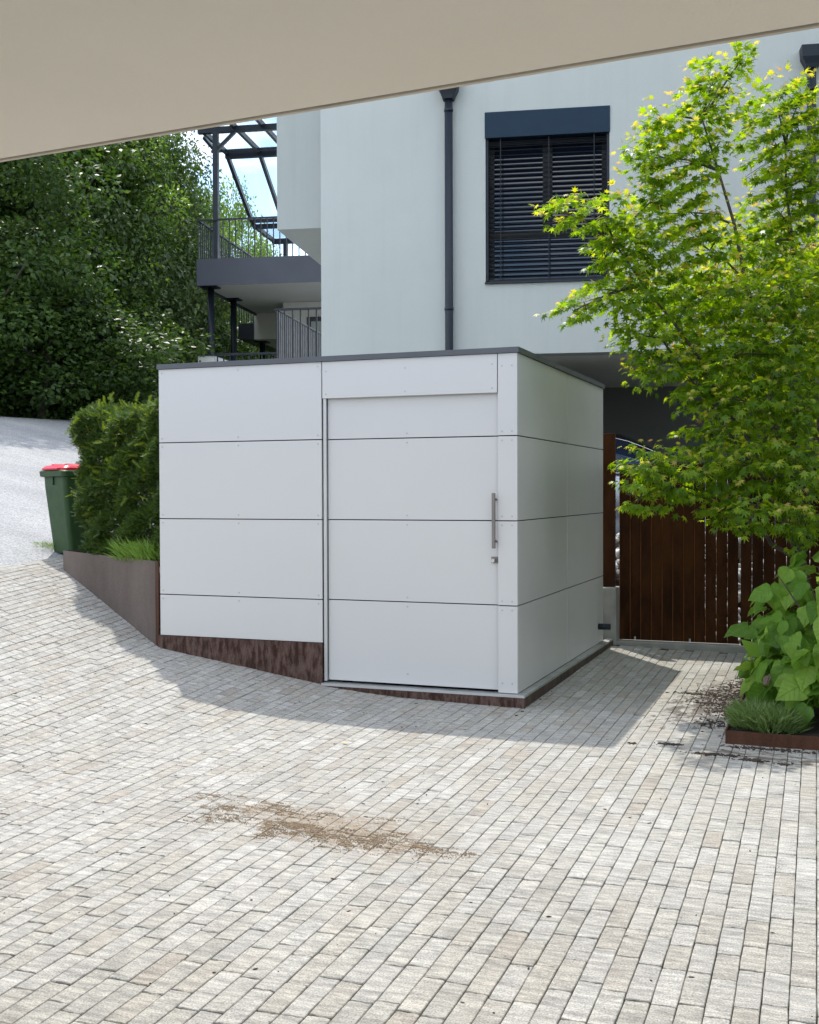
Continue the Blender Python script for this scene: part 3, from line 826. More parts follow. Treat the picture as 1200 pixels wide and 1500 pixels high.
for s in (-1, 1):
    MB().bbox(s * .13 - .02, s * .13 + .02, -.2, .2, .919, .938, .006).build('lid_rib', MAT['red_plastic'], lid)
    w = MB().tube([(s * .20, .22, .10), (s * .25, .22, .10)], .10, 20).build('wheel', MAT['rubber'], binr, True)
    MB().tube([(s * .251, .22, .10), (s * .256, .22, .10)], .05, 14).build('hub', MAT['anth'], w, True)
MB().tube([(-.20, .32, .85), (.20, .32, .85)], .014, 8).build('handle', MAT['green_plastic'], binr, True)
for s in (-1, 1): MB().tube([(s * .17, .24, .85), (s * .17, .32, .85)], .012, 8).build('handle_bracket', MAT['green_plastic'], binr, True)
# weeds against the bin
wx, wy = -5.62, 1.80
tuft('weeds', [(wx, wy, gzf(wx, wy)), (wx + .12, wy + .03, gzf(wx + .12, wy + .03))], 420, 0.11, 0.11, MAT['herb_grey'], 'small green weeds on the street edge by the bin', 'plant', 1.4)

# ------------------------------------------------------------------ gate, post and fence
def slat_mesh(w, t, z0, z1): return MB().bbox(-w / 2, w / 2, -t / 2, t / 2, z0, z1, 0.0015).mesh('slat', MAT['corten'])
gate = empty('gate', (0.10, 3.5, 0.0), 0, 'closed gate of upright rust-brown steel slats next to the shed', 'gate')
sm = slat_mesh(0.1010, 0.012, 0.078, 1.842)
for k in range(11):
    inst('slat', sm, gate, (0.052 + k * 0.1055, 0.0, rng.uniform(-.003, .003)), (0, 0, math.radians(rng.uniform(1, 5))))
for k in range(1, 8):
    MB().box(k * 0.1055 - .012, k * 0.1055 + .010, 0.0125, 0.0165, 0.101, 1.84).build('cover_strip', MAT['corten'], gate)
lip = MB().box(-.0025, .0025, -.016, .006, 0.080, 1.838).mesh('edge_flange', MAT['corten_lip'])
for k in range(11): inst('edge_flange', lip, gate, (0.0045 + k * 0.1055, -.004, 0))
MB().box(0.0, 1.165, 0.017, 0.052, 0.070, 0.100).build('bottom_rail', MAT['corten_edge'], gate)
MB().box(0.0, 1.165, 0.020, 0.055, 1.50, 1.55).build('top_rail', MAT['corten'], gate)
MB().box(0.0, 1.165, 0.020, 0.055, 0.86, 0.90).build('middle_rail', MAT['corten'], gate)
for x in (0.16, 0.70):
    MB().tube([(x, -0.03, 0.078), (x, -0.03, 0.11)], 0.010, 8).build('bolt', MAT['alu'], gate)
fence = empty('slat_fence', (1.28, 3.5, 0), 0, 'fence of upright rust-brown slats behind the broad-leaved shrub', 'fence')
sf = slat_mesh(0.1015, 0.012, 0.02, 1.842)
for k in range(36):
    inst('slat', sf, fence, (0.052 + k * 0.106, (0.005 if k % 2 else -0.004), rng.uniform(-.002, .002)), (0, 0, math.radians(rng.uniform(0, 4))))
MB().box(0.0, 3.86, 0.020, 0.055, 0.42, 0.46).build('rail', MAT['corten'], fence)
MB().box(0.0, 3.86, 0.020, 0.055, 1.50, 1.55).build('rail', MAT['corten'], fence)
gp = empty('gate_post', (0.0, 3.5, 0), 0, 'square concrete stub carrying a tall rust-brown steel post', 'gate post')
MB().bbox(-0.10, 0.088, -0.12, 0.10, -0.05, 0.60, 0.006).build('concrete_stub', MAT['concrete'], gp)
MB().bbox(-0.085, 0.056, -0.03, 0.03, 0.6015, 2.15, 0.002).build('steel_post', MAT['corten_edge' if False else 'corten'], gp)
sill = MB().bbox(0.03, 5.2, 3.41, 3.62, -0.05, 0.062, 0.006).build('gate_sill', MAT['concrete'])
props(sill, 'long low concrete sill under the slatted gate and fence', 'sill')

# pale rocks banked up behind the gate
def rock_template():
    v = []
    for k in range(12):
        ph = math.acos(1 - 2 * (k + .5) / 12); th = k * 2.399
        v.append((math.cos(th) * math.sin(ph), math.sin(th) * math.sin(ph), math.cos(ph)))
    import bmesh
    bm = bmesh.new()
    for p in v: bm.verts.new(p)
    bmesh.ops.convex_hull(bm, input=bm.verts)
    bmesh.ops.triangulate(bm, faces=bm.faces)
    bm.verts.ensure_lookup_table(); bm.verts.index_update()
    vv = [tuple(x.co) for x in bm.verts]; ff = [tuple(q.index for q in f.verts) for f in bm.faces]
    bm.free()
    return vv, ff
RV, RF = rock_template()
N = 1500
px_ = nrg.uniform(-0.6, 5.0, N); t_ = nrg.uniform(0, 1, N)
P = np.stack([px_, 3.72 + t_ * 0.75 + 0.2 * px_ * 0.3, 0.05 + t_ * 1.05], 1)
q = nrg.normal(0, 1, (N, 3)); q2 = nrg.normal(0, 1, (N, 3))
R = frames(q, q2, None, nrg.uniform(0.03, 0.075, N)) * np.array([1, 0.8, 0.65])[None, None, :]
props(scatter('rock_bank', RV, RF, R, P, MAT['rock']), 'bank of pale loose rocks behind the gate', 'rocks', kind='stuff')
mb = MB()
mb.v = [(-1.0, 3.74, -0.1), (5.4, 4.05, -0.1), (5.4, 4.95, 1.0), (-1.0, 4.50, 1.0), (7.4, 9.8, .66), (-3.0, 8.0, .66)]
mb.f = [(0, 1, 2, 3), (3, 2, 4, 5)]
props(mb.build('bank', MAT['soil']), kind='structure')

# ------------------------------------------------------------------ house
HO = Vector((-4.923, 7.144, -0.3935)); HA = math.radians(11.5); HK = 1.25
house = empty('house', HO, HA, 'large pale rendered house with dark window, carport and steel balconies', 'house')
house.scale = (HK, HK, HK)
ZS = 3.13
# main upper wall with a real window opening: x 1.925..3.317, z 3.952..5.873
wx0, wx1, wz0, wz1 = 1.925, 3.317, 3.952, 5.873
WT, HT2, XE = 0.30, 6.95, 11.0
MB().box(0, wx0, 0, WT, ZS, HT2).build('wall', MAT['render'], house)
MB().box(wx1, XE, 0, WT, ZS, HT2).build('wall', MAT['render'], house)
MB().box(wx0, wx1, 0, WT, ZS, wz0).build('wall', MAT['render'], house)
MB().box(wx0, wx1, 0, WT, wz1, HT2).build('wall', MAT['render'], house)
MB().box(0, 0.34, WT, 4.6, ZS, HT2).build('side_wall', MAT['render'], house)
MB().box(0.34, XE, WT + 0.002, 4.6, ZS + 0.01, ZS + 0.25).build('carport_ceiling', MAT['ceiling'], house)
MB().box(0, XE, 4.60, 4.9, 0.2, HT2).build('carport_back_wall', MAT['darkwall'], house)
MB().box(0.0, 1.9, 0.15, 4.6, 0, ZS - 0.002).build('lower_wall', MAT['render'], house)
MB().box(0.34, XE, WT, 4.6, HT2 - 0.25, HT2).build('roof', MAT['trim'], house)
MB().box(10.6, 10.9, 0.1, 0.4, 0, ZS - 0.002).build('carport_pillar', MAT['render'], house)
MB().box(1.9, 10.6, 0.1, 4.6, 0.4, 0.86).build('carport_floor', MAT['palefloor'], house)
# window
win = MB().box(wx0 + 0.002, wx1 - 0.002, 0.205, 0.23, wz0 + 0.002, wz1 - 0.002).build('window', MAT['winframe'], house)
zt = 4.50
mid = (wx0 + wx1) / 2
for (x0, x1, z0, z1) in ((wx0 + .085, mid - .055, zt + .06, 5.56), (mid + .055, wx1 - .085, zt + .06, 5.56), (wx0 + .06, wx1 - .06, wz0 + .06, zt - .035)):
    MB().box(x0, x1, 0.196, 0.2045, z0, z1).build('pane', MAT['glass'], win)
for (x0, x1, z0, z1) in ((wx0 + .003, wx0 + .085, wz0 + .003, 5.60), (wx1 - .085, wx1 - .003, wz0 + .003, 5.60), (mid - .055, mid + .055, zt + .06, 5.56), (wx0 + .086, wx1 - .086, zt - .035, zt + .06), (wx0 + .086, wx1 - .086, wz0 + .003, wz0 + .06)):
    MB().box(x0, x1, 0.172, 0.204, z0, z1).build('frame', MAT['winframe'], win)
MB().bbox(wx0 - 0.006, wx1 + 0.006, -0.012, 0.165, 5.585, wz1 + .004, .002).build('shutter_box', MAT['boxblue'], win)
MB().box(wx0 + .002, wx0 + .030, 0.030, 0.10, wz0 + .02, 5.583).build('guide_rail', MAT['anth'], win)
MB().box(wx1 - .030, wx1 - .002, 0.030, 0.10, wz0 + .02, 5.583).build('guide_rail', MAT['anth'], win)
MB().bbox(wx0 - .006, wx1 + .006, -0.03, 0.17, wz0 - .022, wz0 + .001, .002).build('sill', MAT['anth'], win)
sl = MB()
L = wx1 - wx0 - 0.064
prof = [(-0.031, -0.011), (-0.012, -0.001), (0.012, 0.004), (0.031, 0.003), (0.031, 0.0055), (0.012, 0.0065), (-0.012, 0.0015), (-0.031, -0.0085)]
sl.poly_prism(prof, 'x', 0, L)
slm = sl.mesh('blind_slat', MAT['slat'])
zz = 4.015
while zz < 5.48:
    inst('blind_slat', slm, win, (wx0 + 0.032, 0.065, zz + rng.uniform(-.0015, .0015)), (math.radians(6 + rng.uniform(-1.5, 1.5)), 0, 0))
    zz += 0.0555
MB().box(wx0 + .034, wx1 - .034, 0.045, 0.085, 3.962, 3.990).build('bottom_bar', MAT['slat'], win)
for k in range(4):
    inst('blind_slat', slm, win, (wx0 + 0.032, 0.065, 5.50 + k * 0.019), (0, 0, 0))
for x in (wx0 + .17, mid + .02, wx1 - .17):
    MB().box(x - .006, x + .006, 0.026, 0.030, 3.97, 5.58).build('ladder_tape', MAT['slat'], win)
# rainwater pipes
def downpipe(x, zb, ztop, hw=0.11):
    dpz = MB().tube([(x, -0.075, zb), (x, -0.075, ztop)], 0.047, 14).build('downpipe', MAT['anth'], house, True)
    hp = MB()
    loft(hp, [rrect(.13, .12, ztop - .02, .01, x, -.08, 2), rrect(.15, .14, ztop + .02, .01, x, -.08, 2), rrect(2 * hw, .17, ztop + .09, .01, x, -.09, 2), rrect(2 * hw + .02, .18, ztop + .20, .01, x, -.095, 2), rrect(2 * hw + .02, .18, ztop + .21, .01, x, -.095, 2)])
    hp.build('hopper', MAT['anth'], dpz)
    for z in (3.65, 5.9, 7.8):
        if zb < z < ztop: 
            MB().tube([(x, -0.075, z - .015), (x, -0.075, z + .015)], 0.053, 14).build('bracket', MAT['anth'], dpz, True)
            MB().box(x - .012, x + .012, -.028, -.001, z - .012, z + .012).build('bracket', MAT['anth'], dpz)
downpipe(1.514, 0.0, 6.04)
downpipe(5.467, ZS - 0.5, 6.14)
# bay jutting out on the left of the upper storey
MB().box(-0.612, -0.001, 0.30, 5.2, 4.722, HT2).build('bay_wall', MAT['bay'], house)
# upper balcony: slab, fascia, rails
BX, BY = -4.447, 8.115
ZF0, ZF1 = 5.555, 6.063
bal = MB().box(BX + .02, 0.0, BY + .02, 11.98, ZF0 + .06, ZF1 - .06).build('balcony', MAT['render_warm'], house)
MB().box(BX, 0.0, BY, BY + .018, ZF0, ZF1).build('fascia', MAT['anth_fascia'], bal)
MB().box(BX, BX + .018, BY + .0185, 11.98, ZF0, ZF1).build('fascia', MAT['anth_fascia'], bal)
bme = MB().box(-.009, .009, -.009, .009, 0, .735).mesh('baluster', MAT['anth'])
for k in range(34): inst('baluster', bme, bal, (BX + .03 + k * .125, BY + .03, ZF1))
for k in range(32): inst('baluster', bme, bal, (BX + .03, BY + .155 + k * .115, ZF1))
MB().box(BX + .005, 0.0, BY + .005, BY + .055, ZF1 + .736, ZF1 + .766).build('handrail', MAT['anth'], bal)
MB().box(BX + .005, BX + .055, BY + .056, 11.95, ZF1 + .736, ZF1 + .766).build('handrail', MAT['anth'], bal)
for (x, y, zt_) in ((-4.31, 8.55, ZF0 + .055), (-4.33, 10.02, ZF0 + .055), (-4.42, 12.4, 5.028)):
    p = MB().tube([(x, y, 2.0), (x, y, zt_)], .065, 14).build('post', MAT['anth'], bal, True)
    MB().box(x - .15, x + .15, y - .15, y + .15, zt_ - .025, zt_ - .0005).build('post_head', MAT['anth'], p)
# the next storey block behind, with its own small balcony end
MB().box(-4.49, 0.0, 12.0, 18.5, 5.03, 6.0).build('rear_block', MAT['render_warm'], house)
b2 = MB().box(-4.86, -4.495, 11.98, 17.5, 5.04, 5.39).build('balcony', MAT['anth_fascia'], house)
for k in range(30): inst('baluster', bme, b2, (-4.84, 12.0 + k * .18, 5.39), (0, 0, 0), (1, 1, .6))
MB().box(-4.86, -4.82, 11.98, 17.5, 5.832, 5.862).build('handrail', MAT['anth'], b2)
MB().box(-3.42, 0.0, 10.6, 11.97, 1.5, ZF0 + .05).build('rear_wall', MAT['render_warm'], house)
rw = MB().box(-2.90, -1.30, 10.575, 10.598, 3.0, 5.28).build('window', MAT['winframe'], house)
MB().box(-2.80, -1.40, 10.560, 10.574, 3.1, 5.18).build('pane', MAT['render'], rw)
MB().box(-2.80, -1.40, 10.545, 10.558, 4.90, 4.94).build('glazing_bar', MAT['winframe'], rw)
# lower balcony rail (front corner) and its return
LX, LY, LZ = -1.43, 3.0, 4.226
lb = MB().box(LX, 0, LY, LY + 4.2, 3.0, 3.2).build('balcony', MAT['render_warm'], house)
bm2 = MB().box(-.010, .010, -.010, .010, 0, 1.0).mesh('baluster', MAT['anth'])
for k in range(12): inst('baluster', bm2, lb, (LX + .03 + k * .118, LY + .03, 3.2))
for k in range(38): inst('baluster', bm2, lb, (LX + .03, LY + .14 + k * .105, 3.2), (0, 0, 0), (1, 3.4, 1))
MB().box(LX, 0, LY, LY + .055, LZ - .025, LZ).build('handrail', MAT['anth'], lb)
MB().box(LX, LX + .055, LY + .056, LY + 4.2, LZ - .025, LZ).build('handrail', MAT['anth'], lb)
# low terrace wall and rail below the balcony
tw = MB().box(-4.03, -3.72, 7.0, 8.0, 1.5, 4.06).build('terrace_wall', MAT['render_warm'], house)
MB().box(-4.05, -1.5, 6.98, 7.04, 4.062, 4.10).build('handrail', MAT['anth'], tw)
for k in range(18): inst('baluster', bm2, tw, (-3.66 + k * .12, 7.01, 3.06))
# glazed steel canopy over the balcony
can = MB().bar((-4.43, BY + .1, 8.55), (-0.02, BY + .1, 8.55), .10, .11).build('canopy', MAT['anth'], house)
cx0 = -4.43
Y0, Y1, Y2, Y3, Y4 = BY - .75, BY + .1, BY + 1.75, BY + 3.45, BY + 5.2
ZA, ZB = 8.55, 7.58
for (y, z, w, hh) in ((Y0, ZA + .06, .08, .08), (Y2, ZA, .10, .12), (Y2 - .18, ZA + .05, .05, .05), (Y3, ZB + .02, .08, .08), (Y3 + .22, ZB - .06, .08, .10), (Y4, ZB - .06, .10, .12)):
    MB().bar((cx0 - (.25 if y == Y2 - .18 else 0), y, z), (-0.02, y, z), w, hh).build('beam', MAT['anth'], can)
for i, x in enumerate((cx0 + .03, -3.70, -3.14, -2.3, -1.4, -.4)):
    MB().bar((x, Y0 + .04 if i else Y1, ZA + .06), (x, Y2 - .05, ZA + .06), .06, .10).build('rafter', MAT['anth'], can)
    if i in (0, 1, 3, 5):
        MB().bar((x, Y2 + .05, ZA), (x, Y3, ZB + .02), .07, .10).build('rafter', MAT['anth'], can)
        MB().bar((x, Y3 + .05, ZB - .04), (x, Y4, ZB - .04), .07, .09).build('rafter', MAT['anth'], can)
xs = (cx0 - .28, -3.67, -3.11, -2.27, -1.37, -.37)
for i in range(5):
    MB().box(xs[i] + .01, xs[i + 1] - .01, Y0, Y2 + .05, ZA + .118, ZA + .130).build('pane', MAT['clear'], can)
for (xa, xb) in ((cx0, -3.71), (-3.69, -2.31), (-2.29, -.41)):
    g = MB()
    g.v = [(xa, Y2 + .06, ZA + .06), (xb, Y2 + .06, ZA + .06), (xb, Y3, ZB + .085), (xa, Y3, ZB + .085), (xa, Y2 + .06, ZA + .072), (xb, Y2 + .06, ZA + .072), (xb, Y3, ZB + .097), (xa, Y3, ZB + .097)]
    g.f = [(0, 3, 2, 1), (4, 5, 6, 7), (0, 1, 5, 4), (1, 2, 6, 5), (2, 3, 7, 6), (3, 0, 4, 7)]
    g.build('pane', MAT['clear'], can)
    MB().box(xa, xb, Y3 + .05, Y4, ZB + .012, ZB + .024).build('pane', MAT['clear'], can)
for (x, y, zt_) in ((-4.08, Y1, ZA - .055), (-4.08, Y4 - .1, ZB - .12), (-2.35, Y4 - .1, ZB - .12)):
    MB().box(x - .05, x + .05, y - .05, y + .05, ZF1 - .06, zt_).build('post', MAT['anth'], can)
MB().bar((-4.08, Y1, 8.15), (-3.70, Y1, 8.50), .06, .06).build('brace', MAT['anth'], can)
MB().bar((-4.08, Y1, 8.15), (-4.40, Y1 + .25, 8.50), .06, .06).build('brace', MAT['anth'], can)

# ------------------------------------------------------------------ car in the carport
car = empty('parked_car', HO + Matrix.Rotation(HA, 3, 'Z') @ (Vector((3.32, 1.35, 0.8605)) * HK), HA, 'silver car with dark roof parked under the house behind the gate', 'car')
car.scale = (1.12, 1.08, 1.12)
# local: +x is the nose, y across, z up; the near side is -y
def car_ring(x, zb, zbelt, zroof, wb, wr):
    half = [(0.0, zb), (wb * .80, zb), (wb * .97, zb + .12), (wb, zb + .42), (wb * .985, zbelt - .05), (wb * .955, zbelt)]
    return half
st = [(-2.25, .45, .80, .70), (-2.18, .32, .98, .84), (-1.95, .26, 1.03, .90), (-1.4, .22, 1.04, .92), (-.6, .20, 1.03, .93), (.3, .20, 1.02, .93), (1.0, .20, 1.02, .93), (1.35, .22, 1.00, .92), (1.8, .24, .93, .90), (2.08, .28, .82, .84), (2.22, .36, .66, .70)]
rings = []
for (x, zb, zt_, w) in st:
    half = [(w * .80, zb), (w * .97, zb + (zt_ - zb) * .16), (w, zb + (zt_ - zb) * .5), (w * .985, zt_ - .07), (w * .94, zt_ - .01), (w * .7, zt_ + .015), (0.0, zt_ + .03)]
    ring = [(x, -y, z) for y, z in half] + [(x, y, z) for y, z in half[-2::-1]]
    rings.append(ring)
body = loft(MB(), rings).build('body', MAT['carpaint'], car, True)
gs = [(-2.05, 1.03, .70), (-1.75, 1.42, .62), (-1.2, 1.56, .60), (-.4, 1.60, .60), (.15, 1.55, .60), (.55, 1.37, .63), (.9, 1.14, .70), (1.08, 1.035, .76)]
rings = []
for (x, zt_, w) in gs:
    zt_ += .02
    zb = .99
    half = [(.885, zb), (.885 - (.885 - w) * .45 * min(1, (zt_ - zb) / .6), zb + (zt_ - zb) * .5), (max(w, .60), zb + (zt_ - zb) * .90), (w * .86, zt_ - .012), (0, zt_ + .012)]
    rings.append([(x, -y, z) for y, z in half] + [(x, y, z) for y, z in half[-2::-1]])
cab = loft(MB(), rings).build('cabin', MAT['blackgloss'], car, True)
def sidey(x, fr):
    xs_ = [g[0] for g in gs]; w = float(np.interp(x, xs_, [g[2] for g in gs])); zt_ = float(np.interp(x, xs_, [g[1] for g in gs])) + .02
    a, b = .885, .885 - (.885 - w) * .45 * min(1, (zt_ - .99) / .6)
    if fr < .5: y = a + (b - a) * fr / .5
    else: y = b + (max(w, .60) - b) * (fr - .5) / .4
    return y, .99 + (zt_ - .99) * fr
for s in (-1, 1):
    for (xa, xb) in ((-1.5, -.45), (-.38, .62)):
        mb = MB(); n = 8
        for k in range(n + 1):
            x = xa + (xb - xa) * k / n
            for fr in (.10, .5, .80):
                y, z = sidey(x, fr); mb.v.append((x, s * (y + .004), z))
        for k in range(n):
            for j in range(2):
                q = (3 * k + j, 3 * k + 3 + j, 3 * k + 4 + j, 3 * k + 1 + j); mb.f.append(q if s < 0 else q[::-1])
        mb.build('side_window', MAT['glass'], cab, True)
    pts = []
    for k in range(15):
        x = -1.6 + 2.35 * k / 14; y, z = sidey(x, .86); pts.append((x, s * (y + .008), z))
    MB().tube(pts, .007, 6).build('window_strip', MAT['chrome'], cab, True)
    pts = [(-1.8 + 2.8 * k / 10, s * .893, 1.025) for k in range(11)]
    MB().tube(pts, .012, 6).build('belt_strip', MAT['chrome'], cab, True)
    mir = loft(MB(), [[(x_ + .62, s * (y_), z_) for (x_, y_, z_) in ring] for ring in (
        [(.05 * math.cos(a), .93, 1.09 + .03 * math.sin(a)) for a in np.linspace(0, 2 * math.pi, 12, endpoint=False)],
        [(.11 * math.cos(a), .98, 1.14 + .07 * math.sin(a)) for a in np.linspace(0, 2 * math.pi, 12, endpoint=False)],
        [(.12 * math.cos(a), 1.10, 1.15 + .08 * math.sin(a)) for a in np.linspace(0, 2 * math.pi, 12, endpoint=False)],
        [(.08 * math.cos(a), 1.15, 1.15 + .055 * math.sin(a)) for a in np.linspace(0, 2 * math.pi, 12, endpoint=False)])]).build('mirror', MAT['blackgloss'], car, True)
    for x in (-1.38, 1.36):
        w = MB().tube([(x, s * .70, .33), (x, s * .915, .33)], .33, 26).build('wheel', MAT['rubber'], car, True)
        MB().tube([(x, s * .917, .33), (x, s * .925, .33)], .22, 22).build('rim', MAT['alu'], w, True)
    hl_ = loft(MB(), [rrect(.05, .26, .70, .02, 2.12, s * .60, 3), rrect(.22, .30, .78, .02, 2.03, s * .60, 3), rrect(.14, .22, .83, .02, 1.99, s * .60, 3)]).build('headlight', MAT['chrome'], car, True)
    MB().bbox(-2.262, -2.20, s * .62 - .12, s * .62 + .12, .84, .93, .01).build('tail_light', MAT['red_plastic'], car)

# ------------------------------------------------------------------ right planting bed
bed = empty('bed_edging', (1.53, -0.72, 0), 0, 'low rust-brown steel edging around the planting bed', 'edging')
MB().box(0, 4.6, 0, .006, -.03, .082).build('front_strip', MAT['corten_edge'], bed)
MB().box(0, .006, .0065, 4.05, -.03, .082).build('side_strip', MAT['corten_edge'], bed)
MB().box(.007, 4.6, .007, 4.05, -.03, .06).build('soil', MAT['soil'], bed)
tuft('lavender', [(1.68, -.50, .06), (1.70, -.40, .06), (1.79, -.56, .06), (1.68, -.30, .06), (1.86, -.50, .06)], 3600, 0.21, 0.12, MAT['herb_grey'], 'grey-green lavender clump behind the steel bed edging', 'plant', 1.2, 0.95)

# broad-leaved shrub: every leaf an object
def heart_leaf(seed):
    r = random.Random(seed)
    rows = [(0.0, 0.0), (-.04, .16), (.04, .33), (.18, .44), (.36, .43), (.55, .34), (.75, .19), (.90, .07), (1.0, 0.0)]
    v, f = [], []
    bend = r.uniform(.15, .5); cup = r.uniform(.15, .4); wav = r.uniform(.03, .085); ph = r.uniform(0, 6)
    def pt(x, y):
        z = -bend * y * y * .55 + cup * abs(x) * .7 - .5 * x * x + wav * math.sin(9 * y + ph + 3 * x) * (.3 + 2.2 * abs(x)) + .05 * math.sin(4 * x + ph)
        return (x, y, z)
    for (y, w) in rows:
        yc = max(y, 0.0)
        v += [pt(-w, y), pt(-w * .5, (y + yc) / 2), pt(0, yc), pt(w * .5, (y + yc) / 2), pt(w, y)]
    for i in range(len(rows) - 1):
        for j in range(4):
            f.append((5 * i + j, 5 * i + j + 1, 5 * i + 6 + j, 5 * i + 5 + j))
    mb = MB(); mb.v = v; mb.f = f
    # leaf stalk
    mb.tube([(0, 0.02, 0.0), (0, -.18, -.05), (0, -.38, -.2)], [.012, .011, .010], 4, False)
    return mb.mesh('leaf', MAT['veined'], True)
HL = [heart_leaf(i) for i in range(10)]
shr = empty('broadleaf_shrub', (2.24, 0.30, 0.06), 0, 'bushy shrub with big heart-shaped green leaves in the bed', 'shrub')
sb = Vector((2.24, 0.30, 0.06))
sr = random.Random(5)
mb = MB()
for k in range(16):
    a = sr.uniform(0, 2 * math.pi); e = sr.uniform(.2, .75); h = sr.uniform(.6, 1.05)
    mb.tube([(sr.uniform(-.1, .1), sr.uniform(-.1, .1), -.03), (math.cos(a) * e * .4, math.sin(a) * e * .4, h * .55), (math.cos(a) * e, math.sin(a) * e, h)], [.014, .010, .004], 6)
mb.build('stems', MAT['bark'], shr)
blobs = [(-.02, -.25, .42, .62, .42), (.05, .0, .80, .60, .40), (.55, -.1, .6, .6, .5), (.2, .3, .9, .6, .42), (-.25, .05, .62, .42, .35), (.35, -.3, .95, .45, .3), (-.05, -.45, .30, .40, .26), (.9, .1, .8, .5, .45), (.25, -.55, .38, .4, .3), (-.02, -.62, .30, .36, .28), (.3, -.75, .35, .4, .3), (-.15, -.4, .45, .4, .34), (-.38, .1, .32, .32, .24), (-.30, -.2, .30, .32, .22)]
cnt = 0
while cnt < 298:
    bxx, byy, bzz, br, bh = sr.choices(blobs, [.3 if b_[0] > .15 else 1.0 for b_ in blobs])[0]
    th = sr.uniform(0, 2 * math.pi); cz = sr.uniform(-.75, 1.0)
    if sr.random() < .5: th = sr.uniform(math.pi * .85, math.pi * 1.75)          # fuller on the open side, away from fence
    n = Vector((math.cos(th) * math.sqrt(1 - cz * cz), math.sin(th) * math.sqrt(1 - cz * cz), cz))
    rad = sr.uniform(.72, 1.02)
    p = Vector((bxx + n.x * br * rad, byy + n.y * br * rad, bzz + n.z * bh * rad))
    if p.z < .10: continue
    if p.x < -.74 or p.y < -1.05 or (p.x < -.30 and p.z < .14): continue
    out = Vector((n.x, n.y, 0)).normalized() if abs(n.x) + abs(n.y) > .01 else Vector((1, 0, 0))
    fwd = (out * sr.uniform(.5, 1.0) + Vector((sr.uniform(-.6, .6), sr.uniform(-.6, .6), sr.uniform(-1.7, -.15)))).normalized()
    nor = (n * .8 + Vector((0, 0, .55)) + Vector((sr.gauss(0, .5), sr.gauss(0, .5), sr.gauss(0, .2))))
    x = fwd.cross(nor).normalized(); z = x.cross(fwd)
    s = sr.uniform(.11, .215)
    Mx = Matrix((x, fwd, z)).transposed().to_4x4() @ Matrix.Scale(s, 4); Mx.translation = p
    o = bpy.data.objects.new('leaf', sr.choice(HL)); o.matrix_local = Mx
    link(o, shr); cnt += 1

# shaded leaves inside the shrub
N = 700
BB = np.array(blobs); bi = nrg.integers(0, len(BB), N)
n = nrg.normal(0, 1, (N, 3)); n /= np.linalg.norm(n, axis=1, keepdims=True)
P = BB[bi, :3] + n * (nrg.uniform(.1, .8, N) ** .6)[:, None] * np.stack([BB[bi, 3], BB[bi, 3], BB[bi, 4]], 1)
k_ = (P[:, 2] > .06) & (P[:, 0] > -.56) & (P[:, 1] > -.9) & ~((P[:, 0] < -.25) & (P[:, 2] < .35)); P = P[k_]; n = n[k_]; N = len(P)
OV = [(0, 0, 0), (.34, .22, .05), (.30, .55, .04), (0, 1.0, -.12), (-.30, .55, .04), (-.34, .22, .05), (0, .45, -.02)]
OF = [(6, 0, 1), (6, 1, 2), (6, 2, 3), (6, 3, 4), (6, 4, 5), (6, 5, 0)]
R = frames(n * .6 + nrg.normal(0, .4, (N, 3)) + np.array([0, 0, -.5]), np.array([0, 0, 1.0]) + n * .6 + nrg.normal(0, .4, (N, 3)), None, nrg.uniform(.10, .20, N))
props(scatter('inner_leaves', OV, OF, R, P, MAT['bigleaf'], shr, True), kind='stuff')

# soil and litter spilled from the bed
N = 3600
cl = [(1.38, .95, .22, .40, .35), (1.44, .35, .14, .30, .22), (1.42, -.15, .12, .15, .08), (1.75, -.80, .22, .035, .10), (1.22, -.86, .07, .025, .05), (1.50, -1.05, .12, .03, .09), (1.72, -1.12, .06, .03, .06), (1.90, -1.16, .04, .02, .03), (.98, -.92, .03, .02, .015), (2.15, -.80, .22, .035, .08), (1.44, 1.7, .12, .35, .12), (1.30, .62, .16, .02, .06), (1.15, .98, .16, .03, .06), (.08, 1.5, .02, 1.2, .05)]
wts = np.array([c[4] for c in cl]); ci = nrg.choice(len(cl), N, p=wts / wts.sum())
ca = np.array(cl)
P = np.stack([ca[ci, 0] + nrg.normal(0, .55, N) * ca[ci, 2], ca[ci, 1] + nrg.normal(0, .6, N) * ca[ci, 3], np.full(N, .003)], 1)
P[:, 0] = np.where((P[:, 1] > -.72) & (P[:, 0] > 1.52), 1.50 - nrg.uniform(0, .06, N), P[:, 0])
R = frames(np.stack([nrg.normal(0, 1, N), nrg.normal(0, 1, N), nrg.normal(0, .08, N)], 1), np.tile(np.array([[0, 0, 1.0]]), (N, 1)), None, nrg.uniform(0, 1, N) ** 2.2 * .0095 + .0016) * np.array([.6, 1.6, .45])[None, None, :]
props(scatter('spilled_soil', RV, RF, R, P, MAT['debris']), 'dark spilled soil and litter on the paving beside the bed', 'soil', kind='stuff')
N = 520
P = np.stack([nrg.uniform(-5, 3, N), nrg.uniform(-6.5, 1.5, N), np.zeros(N)], 1)
ok = np.array([in_paving(a, b) and in_paving(a, b + .34) and in_paving(a + .1, b) for a, b in P[:, :2]]); P = P[ok]; P[:, 2] = gz(P[:, 0], P[:, 1]) + .002
N = len(P)
R = frames(np.stack([nrg.normal(0, 1, N), nrg.normal(0, 1, N), nrg.normal(0, .05, N)], 1), np.tile(np.array([[0, 0, 1.0]]), (N, 1)), None, nrg.uniform(.0022, .0060, N)) * np.stack([np.full(N, .6), nrg.uniform(.8, 3.0, N), np.full(N, .5)], 1)[:, None, :]
